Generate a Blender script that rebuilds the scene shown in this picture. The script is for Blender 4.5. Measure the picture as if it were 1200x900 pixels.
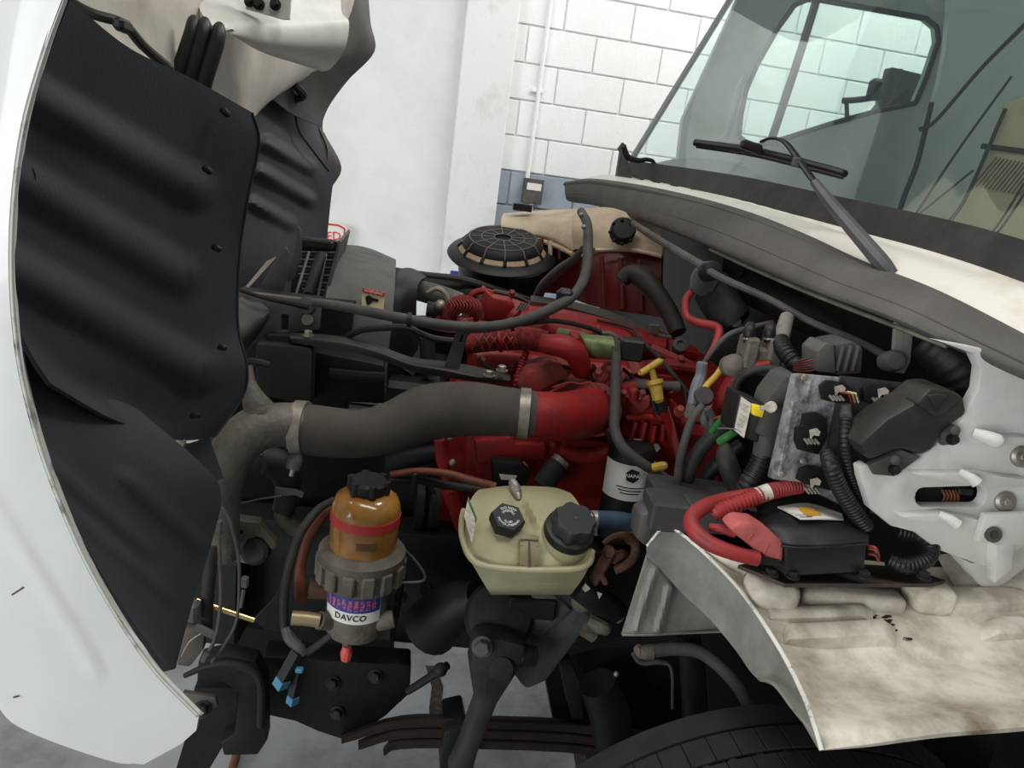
import bpy, bmesh, math, random
from mathutils import Vector, Matrix, Quaternion
random.seed(7)
for o in list(bpy.data.objects): bpy.data.objects.remove(o)
SC = bpy.context.scene
COL = SC.collection

# ---------------------------------------------------------------- camera
F = 850.0; CAMZ = 1.72
RIGHT = Vector((0.98171, -0.14102, 0.12791)); DOWN = Vector((0.08410, -0.28152, -0.95586)); FWD = Vector((0.17081, 0.94914, -0.26451))
CAM = Vector((0, 0, CAMZ))
cd = bpy.data.cameras.new('camera'); co = bpy.data.objects.new('camera', cd); COL.objects.link(co)
cd.sensor_width = 36; cd.lens = F / 1200 * 36; cd.clip_start = .02; cd.clip_end = 100
m = Matrix((RIGHT, -DOWN, -FWD)).transposed().to_4x4(); m.translation = CAM; co.matrix_world = m
SC.camera = co
# ---------------------------------------------------------------- world, lamps, exposure
w = bpy.data.worlds.new('garage_ambient'); SC.world = w; w.use_nodes = True
w.node_tree.nodes['Background'].inputs[0].default_value = (.90, .96, 1, 1)
w.node_tree.nodes['Background'].inputs[1].default_value = .13
def lamp(name, loc, size, power, target, col=(1, .985, .96)):
    l = bpy.data.lights.new(name, 'AREA'); l.shape = 'RECTANGLE'; l.size, l.size_y = size; l.energy = power; l.color = col
    o = bpy.data.objects.new(name, l); COL.objects.link(o); o.location = loc
    d = Vector(target) - Vector(loc); o.rotation_euler = d.to_track_quat('-Z', 'Y').to_euler(); return o
lamp('ceiling_lamp_wall_side_offscreen', (3.0, 3.5, 4.6), (5, .5), 178, (2.6, 3.9, 0))
lamp('ceiling_lamp_bay_offscreen', (-.4, .8, 4.7), (5, .6), 84, (-.1, 1.3, 0))
lamp('bay_door_daylight_offscreen', (-5.0, -3.2, 2.0), (4, 3), 250, (0, .9, 1.2), (.95, .98, 1))
vs = SC.view_settings; vs.view_transform = 'Standard'; vs.look = 'None'; vs.exposure = .35; vs.gamma = 1; vs.use_curve_mapping = False

# ---------------------------------------------------------------- pixel -> place
def ray(px, py): return RIGHT * ((px - 600) / F) + DOWN * ((py - 450) / F) + FWD
def P(px, py, y): r = ray(px, py); return CAM + r * (y / r.y)
def S(px, py, y): return y / ray(px, py).y / F          # metres per pixel there
def PZ(px, py, z): r = ray(px, py); return CAM + r * ((z - CAMZ) / r.z)
def PXp(px, py, x): r = ray(px, py); return CAM + r * (x / r.x)
YAW = math.radians(-6)
TR = Matrix.Rotation(YAW, 3, 'Z')
TX, TY, TZ = TR @ Vector((1, 0, 0)), TR @ Vector((0, 1, 0)), Vector((0, 0, 1))

# ---------------------------------------------------------------- materials
def lin(c):
    return tuple(((v / 255) / 12.92 if v / 255 <= .04045 else ((v / 255 + .055) / 1.055) ** 2.4) for v in c) + (1,)
MATS = {}
def M(name, rgb, rough=.5, metal=0, rgb2=None, scale=12, mix=(.45, .7), bump=0, bscale=60, spec=.5, stretch=None, coat=0, detail=6, trans=0, ior=1.45, alpha=1, rvar=0):
    if name in MATS: return MATS[name]
    mt = bpy.data.materials.new(name); mt.use_nodes = True; nt = mt.node_tree; b = nt.nodes['Principled BSDF']
    b.inputs['Base Color'].default_value = lin(rgb); b.inputs['Roughness'].default_value = rough; b.inputs['Metallic'].default_value = metal
    b.inputs['Specular IOR Level'].default_value = spec; b.inputs['Coat Weight'].default_value = coat
    b.inputs['Transmission Weight'].default_value = trans; b.inputs['IOR'].default_value = ior; b.inputs['Alpha'].default_value = alpha
    tc = nt.nodes.new('ShaderNodeTexCoord'); mp = nt.nodes.new('ShaderNodeMapping'); nt.links.new(tc.outputs['Object'], mp.inputs[0])
    if stretch: mp.inputs['Scale'].default_value = stretch
    if rgb2:
        n = nt.nodes.new('ShaderNodeTexNoise'); n.inputs['Scale'].default_value = scale; n.inputs['Detail'].default_value = detail; n.inputs['Roughness'].default_value = .65
        nt.links.new(mp.outputs[0], n.inputs['Vector'])
        r = nt.nodes.new('ShaderNodeValToRGB'); r.color_ramp.elements[0].position = mix[0]; r.color_ramp.elements[1].position = mix[1]
        r.color_ramp.elements[0].color = lin(rgb); r.color_ramp.elements[1].color = lin(rgb2)
        nt.links.new(n.outputs['Fac'], r.inputs[0]); nt.links.new(r.outputs[0], b.inputs['Base Color'])
        if rvar:
            mr = nt.nodes.new('ShaderNodeMapRange'); mr.inputs[3].default_value = rough; mr.inputs[4].default_value = rough + rvar
            nt.links.new(n.outputs['Fac'], mr.inputs[0]); nt.links.new(mr.outputs[0], b.inputs['Roughness'])
    if bump:
        n2 = nt.nodes.new('ShaderNodeTexNoise'); n2.inputs['Scale'].default_value = bscale; n2.inputs['Detail'].default_value = 5
        nt.links.new(mp.outputs[0], n2.inputs['Vector'])
        bp = nt.nodes.new('ShaderNodeBump'); bp.inputs['Strength'].default_value = bump; bp.inputs['Distance'].default_value = .004
        nt.links.new(n2.outputs['Fac'], bp.inputs['Height']); nt.links.new(bp.outputs[0], b.inputs['Normal'])
    MATS[name] = mt; return mt
WHITE = M('white_truck_paint', (232, 233, 230), .32, rgb2=(218, 218, 212), scale=5, mix=(.4, .8), coat=.3)
CHIP = M('chipped_lip_paint', (205, 205, 198), .6, rgb2=(96, 94, 88), scale=26, mix=(.55, .68))
LINER = M('black_liner_plastic', (38, 41, 46), .62, rgb2=(50, 53, 57), scale=7, mix=(.35, .75), bump=.12, bscale=180)
FLAP = M('grey_rubber_flap', (54, 58, 62), .6, rgb2=(44, 47, 51), scale=6, mix=(.35, .75), bump=.15, bscale=150)
BLACK = M('black_plastic', (23, 23, 24), .5, rgb2=(40, 38, 36), scale=18, mix=(.5, .8), bump=.1, bscale=120)
DARK = M('dark_grimy_steel', (22, 21, 21), .7, rgb2=(46, 42, 38), scale=14, mix=(.5, .85), bump=.3, bscale=70)
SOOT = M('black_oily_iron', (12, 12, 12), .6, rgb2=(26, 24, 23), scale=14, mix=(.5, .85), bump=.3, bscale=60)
RUBBER = M('black_rubber_hose', (34, 33, 32), .66, rgb2=(58, 55, 51), scale=14, mix=(.42, .8), bump=.15, bscale=160)
DUSTRUB = M('dusty_hose_rubber', (62, 58, 54), .8, rgb2=(82, 77, 70), scale=9, mix=(.35, .8), bump=.15, bscale=200)
SEAL = M('weathered_cowl_rubber', (80, 77, 74), .7, rgb2=(98, 94, 89), scale=8, mix=(.35, .75), bump=.25, bscale=90)
LOOM = M('grey_wire_loom', (66, 65, 63), .7, rgb2=(86, 82, 76), scale=20, mix=(.4, .75), bump=.1, bscale=200)
CAST = M('cast_aluminium', (106, 101, 93), .6, .35, rgb2=(74, 70, 64), scale=16, mix=(.4, .7), bump=.5, bscale=110)
CASTD = M('grimy_cast_alloy', (108, 101, 91), .68, .1, rgb2=(72, 66, 58), scale=16, mix=(.4, .7), bump=.4, bscale=110)
ALLOY = M('corroded_alloy_plate', (168, 168, 168), .5, .35, rgb2=(84, 84, 84), scale=30, mix=(.45, .66), bump=.5, bscale=120)
STEEL = M('bright_steel', (156, 150, 140), .45, .6, rgb2=(116, 108, 98), scale=22)
GREYST = M('grey_dusty_steel', (98, 96, 92), .6, .3, rgb2=(66, 62, 57), scale=14, mix=(.4, .75), bump=.2)
RUST = M('rusty_brown_steel', (108, 76, 60), .8, .1, rgb2=(70, 50, 40), scale=30, mix=(.4, .7), bump=.5)
RUSTD = M('dark_rusty_spring', (30, 22, 18), .8, 0, rgb2=(46, 32, 24), scale=20, bump=.4)
RED = M('red_engine_paint', (146, 24, 24), .45, rgb2=(98, 24, 22), scale=18, mix=(.4, .75), bump=.25, bscale=60, rvar=.25)
REDD = RED
REDDUST = M('dusty_red_casting', (146, 54, 48), .75, rgb2=(112, 60, 52), scale=18, mix=(.35, .75), bump=.25)
REDBRAID = M('red_braided_sleeve', (134, 34, 32), .85, rgb2=(76, 22, 20), scale=90, mix=(.4, .62), bump=1, bscale=260)
REDCAB = M('red_cable_jacket', (150, 42, 44), .55, rgb2=(112, 48, 46), scale=30, mix=(.45, .75))
PINK = M('pink_rubber_boot', (190, 96, 92), .6, rgb2=(158, 76, 72), scale=30, bump=.2)
CREAM = M('yellowed_translucent_plastic', (174, 169, 134), .42, rgb2=(142, 134, 98), scale=9, mix=(.4, .8))
AMBER = M('amber_filter_bowl', (168, 118, 52), .2, rgb2=(122, 82, 38), scale=16, mix=(.35, .7), coat=.5)
BAND = M('red_filter_band', (184, 52, 54), .4)
GREEN = M('green_zinc_canister', (96, 108, 66), .5, .25, rgb2=(124, 130, 92), scale=30)
YELLOW = M('yellow_plastic', (184, 152, 58), .5, rgb2=(146, 120, 48), scale=40)
BRIGHTY = M('bright_yellow_tab', (240, 214, 40), .5)
GREENW = M('green_wire_jacket', (40, 104, 50), .55)
PURPLE = M('purple_wire_jacket', (150, 78, 138), .5)
ORANGE = M('orange_brown_hose', (120, 68, 48), .6, rgb2=(90, 52, 40), scale=20)
BLUEH = M('blue_hose', (56, 72, 92), .55, rgb2=(44, 54, 68), scale=20)
BLUE = M('light_blue_connector', (66, 122, 150), .5)
DIRTY = M('dirty_white_fender', (222, 216, 200), .5, rgb2=(116, 99, 76), scale=8, mix=(.40, .74), bump=.25, bscale=70, detail=9)
DIRTYG = M('dusty_grey_splash_shield', (140, 138, 132), .6, rgb2=(104, 100, 94), scale=10, mix=(.4, .75), bump=.2)
WHITEP = M('white_cast_plastic', (212, 212, 206), .5, rgb2=(188, 186, 178), scale=9, mix=(.4, .8), bump=.1)
COWLW = M('white_cowl_paint', (226, 222, 210), .4, rgb2=(196, 188, 168), scale=8, mix=(.5, .8))
BEIGE = M('beige_hood_underside', (198, 192, 180), .55, rgb2=(150, 142, 128), scale=5, mix=(.4, .8), bump=.1)
PAPER = M('label_white', (226, 224, 216), .6)
PAPERD = M('soiled_label_white', (196, 190, 176), .6, rgb2=(150, 142, 128), scale=60)
INK = M('label_black_ink', (22, 22, 22), .6)
INKR = M('label_red_ink', (196, 44, 40), .6)
INKB = M('label_blue_ink', (44, 62, 140), .5)
INKG = M('label_green_ink', (44, 110, 70), .6)
INKY = M('label_amber_ink', (206, 158, 50), .6)
TYRE = M('tyre_rubber', (26, 26, 26), .75, rgb2=(40, 38, 36), scale=18, bump=.15)
TANK = M('red_coolant_tank', (104, 34, 32), .35, rgb2=(76, 26, 25), scale=7, mix=(.35, .75), coat=.2, stretch=(1, 1, .35))
TANKW = M('cream_tank_top', (206, 190, 162), .5, rgb2=(178, 146, 122), scale=8, mix=(.4, .7))
PRINT = M('cap_white_print', (230, 230, 226), .6)
TAN = M('tan_door_reflection', (206, 188, 152), .75, rgb2=(184, 168, 136), scale=5)  # tan of a garage door reflected in the windshield
CABGREY = M('grey_cab_trim', (172, 176, 172), .8, rgb2=(158, 162, 158), scale=5)
CABDARK = M('dark_cab_trim', (60, 62, 62), .8)

# ---------------------------------------------------------------- mesh builder
def cr(p0, p1, p2, p3, t):
    return tuple(.5 * ((2 * b) + (c - a) * t + (2 * a - 5 * b + 4 * c - d) * t * t + (3 * b - a - 3 * c + d) * t ** 3) for a, b, c, d in zip(p0, p1, p2, p3))
def spline(pts, sub):
    out = []
    n = len(pts)
    for i in range(n - 1):
        a = pts[i - 1] if i else tuple(2 * x - y for x, y in zip(pts[0], pts[1]))
        d = pts[i + 2] if i + 2 < n else tuple(2 * x - y for x, y in zip(pts[-1], pts[-2]))
        for k in range(sub): out.append(cr(a, pts[i], pts[i + 1], d, k / sub))
    out.append(tuple(pts[-1])); return out
WL = {}
class MB:
    def __init__(s): s.v = []; s.f = []
    def add(s, v, f):
        b = len(s.v); s.v += [Vector(x) for x in v]; s.f += [tuple(i + b for i in q) for q in f]; return s
    def bm(s, bm):
        bm.verts.ensure_lookup_table(); bm.verts.index_update()
        s.add([v.co.copy() for v in bm.verts], [[v.index for v in f.verts] for f in bm.faces]); bm.free(); return s
    def tubew(s, pts, rad, sides=10, corr=None, caps=True, flat=1, up=None):
        """pts world vectors, rad list"""
        if corr:
            per, amp = corr
            L = [0]
            for a, b in zip(pts, pts[1:]): L.append(L[-1] + (b - a).length)
            n = max(4, int(L[-1] / per * 4)); np_, nr = [], []; j = 0
            for k in range(n + 1):
                t = L[-1] * k / n
                while j < len(pts) - 2 and L[j + 1] < t: j += 1
                u = (t - L[j]) / max(1e-9, L[j + 1] - L[j]); u = min(1, max(0, u))
                np_.append(pts[j].lerp(pts[j + 1], u)); nr.append((rad[j] * (1 - u) + rad[j + 1] * u) * (1 + (amp if k % 4 in (1, 2) else -amp)))
            pts, rad = np_, nr
        V, Fc = [], []
        t0 = (pts[1] - pts[0]).normalized()
        n0 = Vector(up) if up else (Vector((0, 0, 1)) if abs(t0.z) < .9 else Vector((1, 0, 0)))
        n0 = (n0 - t0 * n0.dot(t0)).normalized()
        for i, p in enumerate(pts):
            t = (pts[min(i + 1, len(pts) - 1)] - pts[max(i - 1, 0)]).normalized()
            n0 = (n0 - t * n0.dot(t)).normalized(); bnm = t.cross(n0)
            for k in range(sides):
                a = 2 * math.pi * k / sides
                V.append(p + (n0 * math.cos(a) * flat + bnm * math.sin(a)) * rad[i])
        for i in range(len(pts) - 1):
            for k in range(sides):
                a = i * sides + k; b = i * sides + (k + 1) % sides
                Fc.append((a, b, b + sides, a + sides))
        if caps: Fc.append(tuple(range(sides))[::-1]); Fc.append(tuple(range(len(V) - sides, len(V))))
        return s.add(V, Fc)
    def tube(s, pts, sides=10, sub=6, corr=None, caps=True, flat=1):
        """pts (px,py,y,rpx)"""
        q = spline(pts, sub)
        return s.tubew([P(*a[:3]) for a in q], [max(.2, a[3]) * S(*a[:3]) for a in q], sides, corr, caps, flat)
    def rod(s, a, b, r, r2=None, sides=10): return s.tubew([Vector(a), Vector(b)], [r, r if r2 is None else r2], sides)
    def box(s, c, size, rot=None, bev=.15, seg=1):
        rot = TR if rot is None else rot
        bm = bmesh.new(); bmesh.ops.create_cube(bm, size=1)
        for v in bm.verts: v.co = Vector((v.co.x * size[0], v.co.y * size[1], v.co.z * size[2]))
        if bev: bmesh.ops.bevel(bm, geom=list(bm.edges), offset=min(size) * bev, segments=seg, affect='EDGES', profile=.5)
        for v in bm.verts: v.co = Vector(c) + rot @ v.co
        return s.bm(bm)
    def pbox(s, px, py, y, w, h, dep, rot=None, bev=.15, roll=0):
        sc = S(px, py, y); r = TR if rot is None else rot
        if roll: r = Matrix.Rotation(math.radians(roll), 3, 'Y') @ r
        return s.box(P(px, py, y), (w * sc, dep, h * sc), r, bev)
    def lathe(s, c, axis, prof, n=24, closed=True):
        c = Vector(c); ax = Vector(axis).normalized(); u = ax.orthogonal().normalized(); v = ax.cross(u); V, Fc = [], []
        for r, h in prof:
            for k in range(n):
                a = 2 * math.pi * k / n; V.append(c + ax * h + (u * math.cos(a) + v * math.sin(a)) * r)
        for i in range(len(prof) - 1):
            for k in range(n):
                a = i * n + k; b = i * n + (k + 1) % n; Fc.append((a, b, b + n, a + n))
        if closed: Fc.append(tuple(range(n))[::-1]); Fc.append(tuple(range(len(V) - n, len(V))))
        return s.add(V, Fc)
    def poly(s, pts, vec, holes=(), bev=0):
        """3D outline extruded by vec; holes are 3D loops"""
        bm = bmesh.new(); edges = []
        for lp in [pts] + list(holes):
            vv = [bm.verts.new(p) for p in lp]
            for a, b in zip(vv, vv[1:] + vv[:1]): edges.append(bm.edges.new((a, b)))
        bmesh.ops.triangle_fill(bm, use_beauty=True, use_dissolve=False, edges=edges)
        bmesh.ops.recalc_face_normals(bm, faces=bm.faces)
        g = bmesh.ops.extrude_face_region(bm, geom=list(bm.faces))
        vs_ = [e for e in g['geom'] if isinstance(e, bmesh.types.BMVert)]
        for v in vs_: v.co += Vector(vec)
        bmesh.ops.recalc_face_normals(bm, faces=bm.faces)
        if bev:
            ed = [e for e in bm.edges if len(e.link_faces) == 2 and e.calc_face_angle(0) > .6]
            bmesh.ops.bevel(bm, geom=ed, offset=bev, segments=2, affect='EDGES', profile=.5)
        return s.bm(bm)
    def plate(s, px, y, thick=.01, holes=(), vec=None, bev=0, smooth=0):
        """px outline [(px,py) or (px,py,y)] at lateral y"""
        def cv(l): return [P(a[0], a[1], a[2] if len(a) > 2 else y) for a in l]
        if smooth:
            l = [tuple(a) + (y,) if len(a) < 3 else tuple(a) for a in px]; n = len(l); o = []
            for i in range(n):
                for k in range(smooth): o.append(cr(l[i - 1], l[i], l[(i + 1) % n], l[(i + 2) % n], k / smooth))
            px = o
        return s.poly(cv(px), vec if vec is not None else Vector((0, thick, 0)), [cv(h) for h in holes], bev)
    def surf(s, rows, thick=.004, res=6, disp=None):
        """rows of (px,py,y) control points -> smooth shell"""
        R = [spline(r, res) for r in rows]; C = [spline([R[i][j] for i in range(len(R))], res) for j in range(len(R[0]))]
        nc, nr = len(C), len(C[0]); G = [[None] * nr for _ in range(nc)]
        for j in range(nc):
            for i in range(nr):
                a, b, y = C[j][i]
                G[j][i] = P(a, b, y) - (ray(a, b).normalized() * disp(a, b) if disp else Vector())
        N = [[None] * nr for _ in range(nc)]
        for j in range(nc):
            for i in range(nr):
                dj = G[min(j + 1, nc - 1)][i] - G[max(j - 1, 0)][i]; di = G[j][min(i + 1, nr - 1)] - G[j][max(i - 1, 0)]
                n = dj.cross(di)
                n = n.normalized() if n.length > 1e-12 else Vector((0, 1, 0))
                if n.dot(G[j][i] - CAM) < 0 and False: n = -n
                N[j][i] = n
        mid = N[nc // 2][nr // 2]
        sg = 1 if mid.dot(G[nc // 2][nr // 2] - CAM) > 0 else -1
        V = [G[j][i] for j in range(nc) for i in range(nr)] + [G[j][i] + N[j][i] * thick * sg for j in range(nc) for i in range(nr)]
        o = nc * nr; Fc = []
        for j in range(nc - 1):
            for i in range(nr - 1):
                a = j * nr + i; q = (a, a + 1, a + nr + 1, a + nr)
                Fc.append(q); Fc.append(tuple(x + o for x in q[::-1]))
        for j in range(nc - 1):
            for i in (0, nr - 1): a = j * nr + i; Fc.append((a, a + nr, a + nr + o, a + o))
        for i in range(nr - 1):
            for j in (0, nc - 1): a = j * nr + i; Fc.append((a, a + 1, a + 1 + o, a + o))
        return s.add(V, Fc)
    def ball(s, c, r, sc=(1, 1, 1)):
        bm = bmesh.new(); bmesh.ops.create_icosphere(bm, subdivisions=2, radius=r)
        for v in bm.verts: v.co = Vector(c) + Vector((v.co.x * sc[0], v.co.y * sc[1], v.co.z * sc[2]))
        return s.bm(bm)
    def hexbolt(s, c, axis, r, h):
        s.lathe(c, axis, [(r * 1.35, 0), (r * 1.35, h * .25)], 14); return s.lathe(c, axis, [(r, h * .2), (r, h * .9), (r * .85, h)], 6)
    def build(s, name, mat, parent=None, ang=35):
        me = bpy.data.meshes.new(name)
        org = WL[parent.name] if parent is not None else None
        if org is None:
            lo = Vector([min(v[i] for v in s.v) for i in range(3)]); hi = Vector([max(v[i] for v in s.v) for i in range(3)])
            org = Vector(((lo.x + hi.x) / 2, (lo.y + hi.y) / 2, lo.z))
        me.from_pydata([v - org for v in s.v], [], s.f); me.validate()
        bm = bmesh.new(); bm.from_mesh(me); bmesh.ops.recalc_face_normals(bm, faces=bm.faces); bm.to_mesh(me); bm.free()
        me.polygons.foreach_set('use_smooth', [True] * len(me.polygons)); me.set_sharp_from_angle(angle=math.radians(ang))
        me.materials.append(mat)
        o = bpy.data.objects.new(name, me); COL.objects.link(o)
        if parent is None: o.location = org
        else: o.parent = parent
        WL[o.name] = org; return o
def tag(o, label, cat=None, group=None, kind=None):
    o['label'] = label
    if cat: o['category'] = cat
    if group: o['group'] = group
    if kind: o['kind'] = kind
    return o
def T(name, label, cat, base, group=None):
    o = bpy.data.objects.new(name, None); COL.objects.link(o); o.empty_display_size = .05
    o.location = P(*base) if not isinstance(base, Vector) else base; WL[o.name] = Vector(o.location)
    return tag(o, label, cat, group)
def struct(o): o['kind'] = 'structure'; return o
def capsule(a, b, wd, ht):
    """rounded ridge between pixels a and b, half-width wd px, height ht m"""
    def f(x, y):
        dx, dy = b[0] - a[0], b[1] - a[1]; t = max(0, min(1, ((x - a[0]) * dx + (y - a[1]) * dy) / (dx * dx + dy * dy)))
        d = math.hypot(x - a[0] - t * dx, y - a[1] - t * dy) / wd
        return 0 if d >= 1 else ht * (.5 + .5 * math.cos(math.pi * d)) ** .8
    return f
def sumf(*fs): return lambda x, y: sum(f(x, y) for f in fs)
def text(name, body, o, ux, uy, size, mat, parent, wrap=None, arc=None):
    """flat lettering centred at o; wrap=(centre, axis, radius) rolls it on a cylinder; arc=(radius, start) sets it on a circle"""
    cu = bpy.data.curves.new(name, 'FONT'); cu.body = body; cu.size = 1; cu.align_x = 'CENTER'; cu.align_y = 'CENTER'; cu.extrude = .02; cu.resolution_u = 2
    t = bpy.data.objects.new('tmp', cu); COL.objects.link(t); bpy.context.view_layer.update()
    me = t.to_mesh(); V = [v.co.copy() for v in me.vertices]; Fc = [tuple(p.vertices) for p in me.polygons]; t.to_mesh_clear()
    bpy.data.objects.remove(t); bpy.data.curves.remove(cu)
    ux = Vector(ux).normalized(); uy = Vector(uy); uy = (uy - ux * uy.dot(ux)).normalized(); n = ux.cross(uy); out = []
    for v in V:
        x, y, z = v.x * size, v.y * size, v.z * .0006 / .02
        if arc:
            r, a0 = arc; rr = abs(r) + (y if r > 0 else -y); a = a0 - x / r
            x, y = rr * math.cos(a), rr * math.sin(a)
        if wrap:
            rad = wrap; a = x / rad
            out.append(Vector(o) + ux * math.sin(a) * (rad + z) + n * ((rad + z) * math.cos(a) - rad) + uy * y)
        else: out.append(Vector(o) + ux * x + uy * y + n * z)
    return MB().add(out, Fc).build(name, mat, parent)
def ringstrip(c, axis, r, h0, h1, a0, a1, ref, n=14, t=.001):
    """a curved label patch standing just off a cylinder"""
    ax = Vector(axis).normalized(); u = (Vector(ref) - ax * Vector(ref).dot(ax)).normalized(); v = ax.cross(u); V = []
    for k in range(n + 1):
        a = a0 + (a1 - a0) * k / n; d = u * math.cos(a) + v * math.sin(a)
        for rr, h in ((r, h0), (r, h1), (r + t, h1), (r + t, h0)): V.append(Vector(c) + d * rr + ax * h)
    Fc = [(0, 1, 2, 3), tuple(4 * n + i for i in (3, 2, 1, 0))]
    for k in range(n):
        for i in range(4): a = 4 * k + i; b = 4 * k + (i + 1) % 4; Fc.append((a, b, b + 4, a + 4))
    return MB().add(V, Fc)

# ================================================================ SETTING
def PX(v):
    d = Vector(v) - CAM; z = d.dot(FWD); return (600 + F * d.dot(RIGHT) / z, 450 + F * d.dot(DOWN) / z, v[1])
WALLY = 4.542; UX, VZ = 1.2474, 2.8085
PAINTW = M('white_wall_paint', (232, 234, 232), .7, rgb2=(222, 224, 221), scale=5, mix=(.4, .8), bump=.35, bscale=70)
PLAST = M('white_plaster', (224, 226, 224), .75, rgb2=(208, 209, 204), scale=3, mix=(.4, .85), bump=.2, bscale=90)
PILM = M('scuffed_white_pilaster', (222, 224, 221), .75, rgb2=(192, 192, 186), scale=5, mix=(.5, .8), bump=.25, bscale=60, detail=10)
GREYP = M('grey_wall_paint', (150, 158, 168), .65, rgb2=(136, 144, 154), scale=5, bump=.3, bscale=70)
MORT = PAINTW
CONC = M('stained_concrete', (168, 170, 171), .6, rgb2=(108, 108, 108), scale=2.6, mix=(.42, .72), bump=.25, bscale=40, detail=10)
I3 = Matrix.Identity(3)
struct(tag(MB().box((0, 2, -.05), (14, 14, .1), I3, 0).build('floor', CONC), 'stained grey concrete garage floor'))
cr_ = MB(); pts = [PZ(505, 780, .002), PZ(512, 805, .002), PZ(508, 830, .002), PZ(514, 860, .002)]
cr_.add([pts[0] + Vector((-.02, 0, 0)), pts[0] + Vector((.02, 0, 0)), pts[1] + Vector((.022, 0, 0)), pts[1] + Vector((-.018, 0, 0)), pts[2] + Vector((.024, 0, 0)), pts[2] + Vector((-.015, 0, 0)), pts[3] + Vector((.02, 0, 0)), pts[3] + Vector((-.022, 0, 0))], [(0, 1, 2, 3), (3, 2, 4, 5), (5, 4, 6, 7)])
c_ = cr_.build('floor_crack', M('crack_dirt', (52, 46, 42), .9, rgb2=(96, 90, 84), scale=40), None); c_['label'] = 'dark rough patched crack in the concrete floor'; c_['kind'] = 'structure'
wb = struct(tag(MB().box((3.2, WALLY + .12, 2), (6.4, .22, 4.6), I3, 0).build('wall_back', MORT), 'white painted concrete block wall with grey lower band'))
WL[wb.name] = Vector(wb.location)
MB().box((3.2, WALLY + .06, (VZ - 5 * .2032 - .3) / 2), (6.4, .102, VZ - 5 * .2032 + .3), I3, 0).build('grey_mortar_band', GREYP, wb)
bmw, bmg = {}, {}
def block(x0, x1, z0, z1, mat, cache):
    k = (round(x1 - x0, 3)); org = WL[wb.name]
    if k not in cache:
        b = MB().box((0, 0, 0), (x1 - x0 - .009, .03, z1 - z0 - .009), I3, .12); o = b.build('concrete_block', mat, None); me = o.data
        me.transform(Matrix.Translation(o.location)); bpy.data.objects.remove(o); cache[k] = me
    o = bpy.data.objects.new('concrete_block', cache[k]); COL.objects.link(o); o.parent = wb
    o.location = Vector(((x0 + x1) / 2, WALLY + .012, (z0 + z1) / 2)) - org
PILX0 = P(548, 0, 4.45).x - .02; PILX0 = P(531, 160, 4.45).x; PILX1 = P(598, 110, 4.45).x
for r in range(-3, 12):
    z1 = VZ - .2032 * r; z0 = z1 - .2032
    off = 0 if r % 2 == 0 else .5
    u = -3 + off
    gm = r >= 5
    while True:
        x0 = UX + u * .4064; x1 = x0 + .4064; u += 1
        if x0 > (5.6 if r < 5 else 2.6): break
        if x1 < PILX1 + .05: continue
        block(max(x0, PILX1 - .03), x1, z0, z1, GREYP if gm else PAINTW, bmg if gm else bmw)
struct(tag(MB().box(((PILX0 + PILX1) / 2, WALLY - .02, 2), (PILX1 - PILX0, .14, 4.6), I3, .06).build('wall_pilaster', PILM), 'scuffed white pilaster between plaster wall and block wall'))
struct(tag(MB().box((PILX0 - 2.6, WALLY + .1, 2), (5.2, .22, 4.6), I3, 0).build('wall_left', PLAST), 'smooth white plastered wall behind the raised hood'))
# conduit, box, signs
t = T('electrical_conduit', 'thin white painted conduit running up the block wall', 'conduit', (617, 212, 4.5))
MB().rod(P(617.5, 212, 4.515), P(662, -120, 4.515), .0125).build('pipe', PAINTW, t)
MB().box(P(629.5, 106, 4.525), (.07, .02, .025), I3, .2).build('clamp', PAINTW, t)
t = T('junction_box', 'grey metal junction box with white sticker under the conduit', 'electrical box', (624, 238, 4.5))
MB().pbox(624, 224, 4.49, 23, 28, .06, I3, .06).build('box', GREYST, t); MB().pbox(626, 219, 4.458, 17, 8, .002, I3, 0).build('sticker', PAPER, t)
MB().rod(P(623, 238, 4.5), P(618, 300, 4.5), .012).build('conduit_stub', PAINTW, t)
t = T('wall_sign', 'white sign with red border, letters ED showing past black liner', 'sign', (385, 300, 4.42))
c = P(376, 280, 4.425); MB().plate([(340, 255), (399, 262), (406, 267), (404, 302), (334, 296)], 4.425, .004).build('panel', PAPER, t)
fr = MB(); q = [(340, 257), (397, 264), (404, 268), (402, 301), (336, 295)]
for a, b in zip(q, q[1:] + q[:1]): fr.rod(P(*a, 4.424), P(*b, 4.424), .005, sides=6)
fr.build('border', INKR, t); text('lettering', 'ED', P(391, 277, 4.421), RIGHT - RIGHT.y * Vector((0, 1, 0)) , Vector((0.0, 0, 1)), .07, INKR, t)
tag(MB().pbox(533, 323, 4.44, 11, 11, .003, I3, 0).build('wall_sticker', INKB), 'small blue square sticker low on the white pilaster', 'sticker')

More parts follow.
